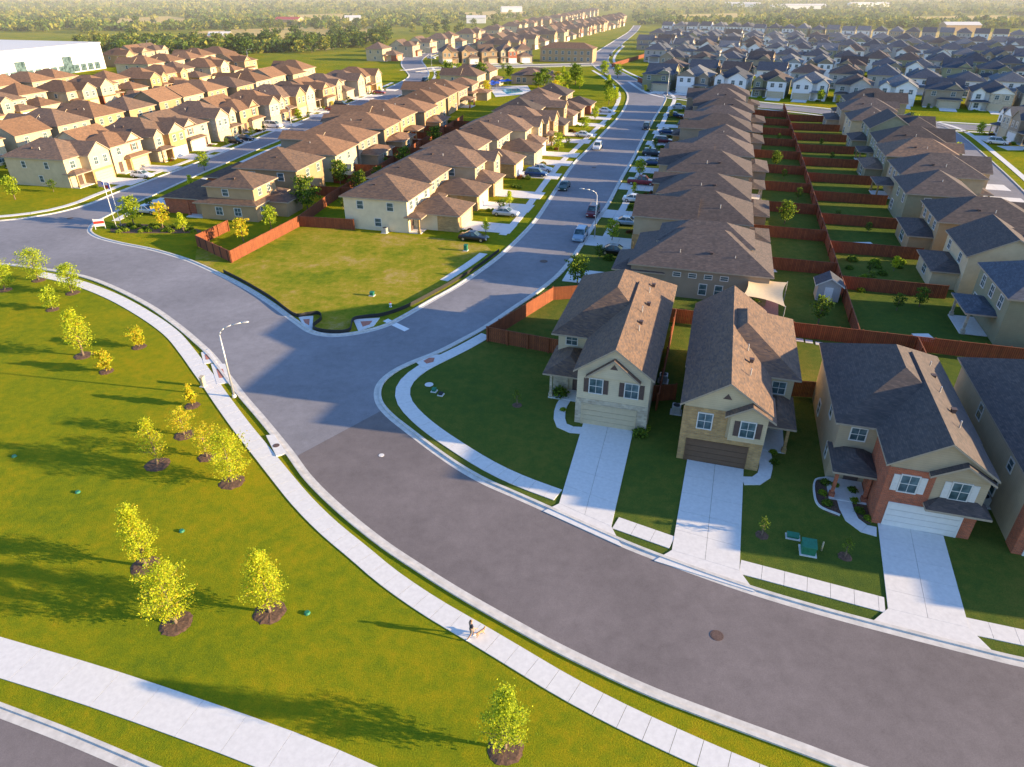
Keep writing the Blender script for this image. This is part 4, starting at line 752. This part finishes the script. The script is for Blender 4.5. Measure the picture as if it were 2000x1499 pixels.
# ---------------------------------------------------------------- cars
def carproto(style,paintm):
    S={'sedan':dict(L=4.7,W=.9,prof=[(-2.35,.55,.82),(-2.2,.72,.88),(-1.0,.92,.9),(1.5,.95,.9),(2.2,.92,.88),(2.35,.7,.8)],cab=[(-1.05,.9),(-.3,1.4),(.9,1.42),(1.75,.95)],belt=.93),
       'suv':dict(L=4.8,W=.95,prof=[(-2.4,.65,.85),(-2.25,.85,.93),(-1.2,1.02,.95),(2.2,1.05,.95),(2.4,.95,.9)],cab=[(-1.3,1.0),(-.6,1.68),(1.9,1.7),(2.3,1.05)],belt=1.03),
       'pickup':dict(L=5.6,W=.98,prof=[(-2.8,.7,.88),(-2.65,.95,.97),(-1.3,1.08,.98),(.8,1.1,.98),(2.7,1.1,.98),(2.8,1.0,.95)],cab=[(-1.4,1.05),(-.7,1.75),(.6,1.76),(.85,1.1)],belt=1.08),
       'van':dict(L=5.0,W=.98,prof=[(-2.5,.7,.88),(-2.35,.95,.96),(-1.6,1.12,.98),(2.4,1.15,.98),(2.5,1.1,.96)],cab=[(-1.7,1.1),(-.8,1.85),(2.25,1.88),(2.45,1.15)],belt=1.12)}[style]
    b=MB(); rings=[]
    for y,z,w in S['prof']:
        rings.append([(-w*.92,y,.28),(-w,y,.45),(-w,y,z*.78),(-w*.9,y,z),(0,y,z+.03),(w*.9,y,z),(w,y,z*.78),(w,y,.45),(w*.92,y,.28)])
    b.loft(rings); c=S['cab']; W=S['W']; zb=S['belt']
    gl=MB(); y0,y1,y2,y3=[q[0] for q in c]; zt=c[1][1]; wb=W*.9; wt=W*.74
    gl.add([(-wb,y0,c[0][1]-.02),(wb,y0,c[0][1]-.02),(wb,y3,c[3][1]-.02),(-wb,y3,c[3][1]-.02),(-wt,y1,zt),(wt,y1,zt),(wt,y2,c[2][1]),(-wt,y2,c[2][1])],[(0,1,5,4),(1,2,6,5),(2,3,7,6),(3,0,4,7),(4,5,6,7)])
    b.add([(-wt-.01,y1-.03,zt+.004),(wt+.01,y1-.03,zt+.004),(wt+.01,y2+.03,c[2][1]+.004),(-wt-.01,y2+.03,c[2][1]+.004),(-wt*.85,y1+.2,zt+.06),(wt*.85,y1+.2,zt+.06),(wt*.85,y2-.2,c[2][1]+.06),(-wt*.85,y2-.2,c[2][1]+.06)],[(0,1,5,4),(1,2,6,5),(2,3,7,6),(3,0,4,7),(4,5,6,7)])
    for s in (-1,1):
        for (ya,za,yb,zb2) in ((y0,c[0][1],y1,zt),(y3,c[3][1],y2,c[2][1]),((y1+y2)/2,c[0][1],(y1+y2)/2,zt)): b.tube((s*(wb+.005),ya,za-.02),(s*(wt+.01),yb,zb2+.01),.045,.035,5)
    if style=='pickup':
        gl.box(-W*.82,W*.82,1.0,2.65,1.11,1.135)
    parts=[('body',b.mesh('body',[paintm],False),(0,0,0),0),('glasshouse',gl.mesh('glasshouse',['glass']),(0,0,0),0)]
    t=MB(); t.tube((-.11,0,0),(.11,0,0),.34,.34,16); tm=t.mesh('tyre',['tyre'],False); rm=MB(); rm.tube((-.12,0,0),(.12,0,0),.2,.2,10); rm=rm.mesh('rim',['rim'])
    wy=S['L']/2-.85
    for x in (-1,1):
        for y in (-wy,wy): parts.append(('wheel',tm,(x*(W-.09),y,.34),0,[('rim',rm,(0,0,0),0)]))
    l=MB(); l.box(-.17,.17,-.06,.06,-.07,.07); lm=l.mesh('headlight',['lens']); tl=l.mesh('tail_light',['tail']); zf=S['prof'][0][1]
    for x in (-1,1): parts.append(('headlight',lm,(x*W*.68,-S['L']/2+.0,zf-.08),0)); parts.append(('tail_light',tl,(x*W*.7,S['L']/2-.0,S['prof'][-1][1]-.14),0))
    return parts
_cc={}
gM=(G(1258,270).xy-G(1165,435).xy).normalized(); aM=math.atan2(-gM.x,gM.y); aD=aM+math.pi/2
aW=math.atan2(-ux.x,ux.y); aWD=aW+math.pi/2
CARS=[((925,470),'sedan','black',aD,'black sedan on the driveway beside the vacant lot'),((988,422),'sedan','silver',aD,'silver sedan on the second driveway left of the central street'),((1047,345),'suv','navy',aD,'dark blue vehicle parked next to a silver sedan, left of the central street'),((1058,335),'sedan','silver',aD,'silver sedan behind the dark blue vehicle on the left driveways'),((1102,369),'sedan','darkgreen',aM,'dark green car at the left kerb of the central street'),((1140,268),'sedan','white',aD,'white sedan on a driveway left of the central street'),((1167,291),'suv','white',aM,'white utility vehicle at the left kerb of the central street'),((1182,220),'sedan','white',aD,'white sedan on the farthest left driveway before the upper bend'),
((1158,420),'suv','maroon',aM,'dark red vehicle at the right kerb by the street lamp'),((1133,466),'suv','ltblue',aM,'pale blue grey vehicle at the right kerb, nearest to the junction'),((1262,252),'suv','black',aM,'black vehicle at the right kerb near the upper bend'),((1202,497),'sedan','black',aD,'black sedan on the nearest driveway right of the central street'),((1226,440),'sedan','ltblue',aD,'pale blue sedan on the second driveway right of the central street'),((1252,361),'pickup','red',aD,'dark red pickup truck on a driveway right of the central street'),((1276,323),'sedan','navy',aD,'dark blue sedan beyond the red pickup truck'),((1274,305),'suv','black',aD,'black vehicle beyond the dark blue sedan on the right'),((1303,262),'sedan','navy',aD,'navy sedan high up the right driveways'),((1318,229),'sedan','navy',aD,'navy sedan next to the last right driveway'),((1326,212),'sedan','silver',aD,'silver sedan on the last driveway right of the central street'),((1240,395),'sedan','white',aD,'white sedan between the pale blue sedan and the red pickup'),((1295,280),'suv','maroon',aD,'maroon vehicle high up the right driveways'),
((279,347),'sedan','white',aWD,'white sedan on a driveway across the left street'),((288,417),'sedan','silver',aWD,'silver car beside the corner house by the flagpoles'),((458,280),'suv','black',aWD,'black vehicle across the left street, left of a black sedan'),((480,275),'sedan','black',aWD,'black sedan right of the black vehicle across the left street'),((535,250),'van','white',aWD,'white van on a driveway across the left street'),((650,217),'sedan','red',aWD,'red car on a driveway at the far end of the left street'),((667,208),'suv','black',aWD,'black vehicle beyond the red car on the left street'),((741,184),'sedan','red',aWD,'red car near the bend by the pool'),
((1812,268),'suv','white',RG+.5,'white vehicle parked at the head of the right side street'),((1893,330),'sedan','white',RG+.4,'white sedan parked along the right side street, upper one'),((1905,345),'sedan','silver',RG+.4,'silver sedan parked along the right side street, lower one'),((1947,282),'suv','white',RG+1.3,'white vehicle on a driveway at the right edge'),((1780,231),'sedan','black',RG+1.4,'black sedan near the right side street corner'),((843,116),'sedan','white',1.2,'white car on the far street past the left bend'),((1193,110),'sedan','black',-.3,'black car on the central street beyond the upper bend'),((1213,92),'sedan','silver',-.3,'silver car far up the central street'),((830,160),'suv','black',aW,'black vehicle at the bend near the pool')]
for px,st,c,a,lab in CARS:
    if (st,c) not in _cc: _cc[(st,c)]=carproto(st,'p_'+c)
    p=G(*px); r=thing('parked_car' if st!='pickup' else 'pickup_truck',lab,'car' if st!='pickup' else 'pickup truck',(p.x,p.y,.06 if a in (aD,aWD) else .012),a); inst(r,_cc[(st,c)])
# ---------------------------------------------------------------- person and dog
import bmesh
def skin(name,verts,edges,mt,parent,root=0,sub=2):
    me=bpy.data.meshes.new(name); me.from_pydata([v[:3] for v in verts],edges,[]); me.materials.append(M[mt])
    bm=bmesh.new(); bm.from_mesh(me); ly=bm.verts.layers.skin.verify(); bm.verts.ensure_lookup_table()
    for i,s in enumerate(verts):
        d=bm.verts[i][ly]; d.radius=(s[3],s[4] if len(s)>4 else s[3]); d.use_root=(i==root)
    bm.to_mesh(me); bm.free(); o=ob(name,me,parent)
    m=o.modifiers.new('s','SKIN'); m.use_smooth_shade=True; m2=o.modifiers.new('u','SUBSURF'); m2.levels=sub; m2.render_levels=sub; return o
p=G(921,1247); r=thing('person','person in dark shirt and grey shorts walking a dog on the walkway','person',(p.x,p.y,.06),2.0); r.scale=(.93,.93,.93)
V=[(0,0,.95,.13,.1),(0,.0,1.15,.12,.09),(0,-.02,1.38,.15,.1),(0,-.03,1.5,.055),(0,-.05,1.57,.06),(0,-.06,1.65,.09,.1),(0,-.055,1.73,.07),
(.18,-.02,1.42,.055),(.24,.04,1.14,.042),(.23,-.12,.92,.03),(.225,-.16,.86,.028),(-.18,-.02,1.42,.055),(-.25,-.08,1.15,.042),(-.24,-.3,1.0,.03),(-.235,-.36,.98,.028),
(.1,0,.88,.085),(.11,-.22,.5,.062),(.11,-.16,.1,.04),(.11,-.34,.035,.035),(-.1,0,.88,.085),(-.11,.08,.48,.062),(-.11,.34,.12,.04),(-.11,.24,.03,.035)]
Ed=[(0,1),(1,2),(2,3),(3,4),(4,5),(5,6),(2,7),(7,8),(8,9),(9,10),(2,11),(11,12),(12,13),(13,14),(0,15),(15,16),(16,17),(17,18),(0,19),(19,20),(20,21),(21,22)]
for hi,sx in ((10,1),(14,-1)):
    b=V[hi]; n0=len(V)
    for f in range(4):
        x=b[0]+(f-1.5)*.018; ln=(.06,.075,.07,.055)[f]; d=(0,-.5,-.85) if hi==10 else (0,-.9,-.3)
        V.append((x,b[1]+d[1]*ln*.6,b[2]+d[2]*ln*.6,.009)); V.append((x,b[1]+d[1]*ln+.01,b[2]+d[2]*ln-.012,.008)); Ed+=[(hi,len(V)-2),(len(V)-2,len(V)-1)]
    V.append((b[0]-sx*.035,b[1]-.03,b[2]-.01,.01)); Ed.append((hi,len(V)-1))
V.append((0,-.165,1.645,.014)); Ed.append((5,len(V)-1))
skin('body',V,Ed,'skin',r)
skin('shirt',[(0,0,.93,.15,.115),(0,0,1.15,.14,.11),(0,-.02,1.38,.165,.115),(.19,-.02,1.41,.075),(.23,.03,1.22,.06),(-.19,-.02,1.41,.075),(-.24,-.05,1.22,.06),(0,-.02,1.46,.075)],[(0,1),(1,2),(2,3),(3,4),(2,5),(5,6),(2,7)],'cloth',r)
skin('shorts',[(0,0,.95,.15,.12),(.1,-.02,.85,.105),(.11,-.18,.58,.09),(-.1,.02,.85,.105),(-.11,.06,.55,.09)],[(0,1),(1,2),(0,3),(3,4)],'short',r)
skin('hair',[(0,-.03,1.72,.1),(0,.02,1.66,.085),(0,.03,1.6,.05)],[(0,1),(1,2)],'hair',r)
for s in (1,-1):
    w=MB(); rings=[[(s*.11+a*math.cos(t*math.pi/4)*1,y+ (0),.0+.045+b*math.sin(t*math.pi/4)) for t in range(8)] for y,a,b in ((-.38,.03,.025),(-.3,.05,.045),(-.16,.045,.045),(-.1,.035,.04))]
    if s==-1: rings=[[(x,y+.55,z) for x,y,z in rg] for rg in rings]
    w.loft(rings); ob('shoe',w.mesh('shoe',['white'],True),r)
pd=G(938,1243); r=thing('dog','light brown dog walking beside the person in dark shirt','dog',(pd.x,pd.y,.06),2.2); r.scale=(.75,.75,.75)
V=[(0,.0,.46,.12,.13),(0,-.25,.47,.13,.15),(0,.28,.46,.09,.1),(0,-.42,.6,.07),(0,-.5,.68,.075),(0,-.64,.65,.04),(0,.45,.52,.025),(0,.6,.62,.018),
(.08,-.28,.36,.05),(.085,-.26,.2,.03),(.085,-.3,.03,.028),(-.08,-.28,.36,.05),(-.085,-.34,.2,.03),(-.085,-.4,.03,.028),(.08,.28,.36,.06),(.085,.22,.24,.035),(.085,.34,.14,.025),(.085,.3,.03,.028),(-.08,.28,.36,.06),(-.085,.26,.24,.035),(-.085,.4,.14,.025),(-.085,.37,.03,.028),(.05,-.47,.77,.02),(-.05,-.47,.77,.02)]
skin('body',V,[(0,1),(0,2),(1,3),(3,4),(4,5),(2,6),(6,7),(1,8),(8,9),(9,10),(1,11),(11,12),(12,13),(2,14),(14,15),(15,16),(16,17),(2,18),(18,19),(19,20),(20,21),(4,22),(4,23)],'fur',r)
w=MB(); w.tube((0,-.41,.53),(0,-.38,.6),.085,.085,10); ob('collar',w.mesh('collar',['red']),r)
# ---------------------------------------------------------------- haze
hz=MB(); hz.box(-2500,2500,330,4200,.5,70); m=bpy.data.materials.new('air_haze'); m.use_nodes=True; nt=m.node_tree; nt.nodes.remove(nt.nodes['Principled BSDF']); vs=nt.nodes.new('ShaderNodeVolumeScatter'); vs.inputs['Color'].default_value=(1,.98,.94,1); vs.inputs['Density'].default_value=.0004; vs.inputs['Anisotropy'].default_value=0
nt.links.new(vs.outputs[0],nt.nodes['Material Output'].inputs['Volume']); M['haze']=m; struct('haze',hz,['haze'])
# ---------------------------------------------------------------- light & camera
az=math.atan2(.983,-.18); EL=math.radians(12.5)
sd=Vector((math.sin(az)*math.cos(EL),math.cos(az)*math.cos(EL),math.sin(EL)))
sl=bpy.data.lights.new('sun','SUN'); sl.energy=13; sl.angle=math.radians(.6); sl.color=(1,.73,.4); so=bpy.data.objects.new('sun',sl); COL.objects.link(so); so.rotation_euler=sd.to_track_quat('Z','Y').to_euler()
wd=bpy.data.worlds.new('World'); SC.world=wd; wd.use_nodes=True; nt=wd.node_tree; bg=nt.nodes['Background']; sk=nt.nodes.new('ShaderNodeTexSky'); sk.sky_type='NISHITA'; sk.sun_disc=False; sk.sun_elevation=EL; sk.sun_rotation=az; sk.air_density=1; sk.dust_density=.6; sk.ozone_density=3
nt.links.new(mixc(nt,1.0,sk.outputs[0],(.95,.99,1.12),'MULTIPLY'),bg.inputs[0]); bg.inputs[1].default_value=.34
cd=bpy.data.cameras.new('camera'); cd.lens=36*F/2000; cd.clip_end=20000; co=bpy.data.objects.new('camera',cd); COL.objects.link(co); co.location=(0,0,H); co.rotation_euler=(math.pi/2-TH,0,0); SC.camera=co
SC.view_settings.view_transform='Standard'; SC.view_settings.look='None'
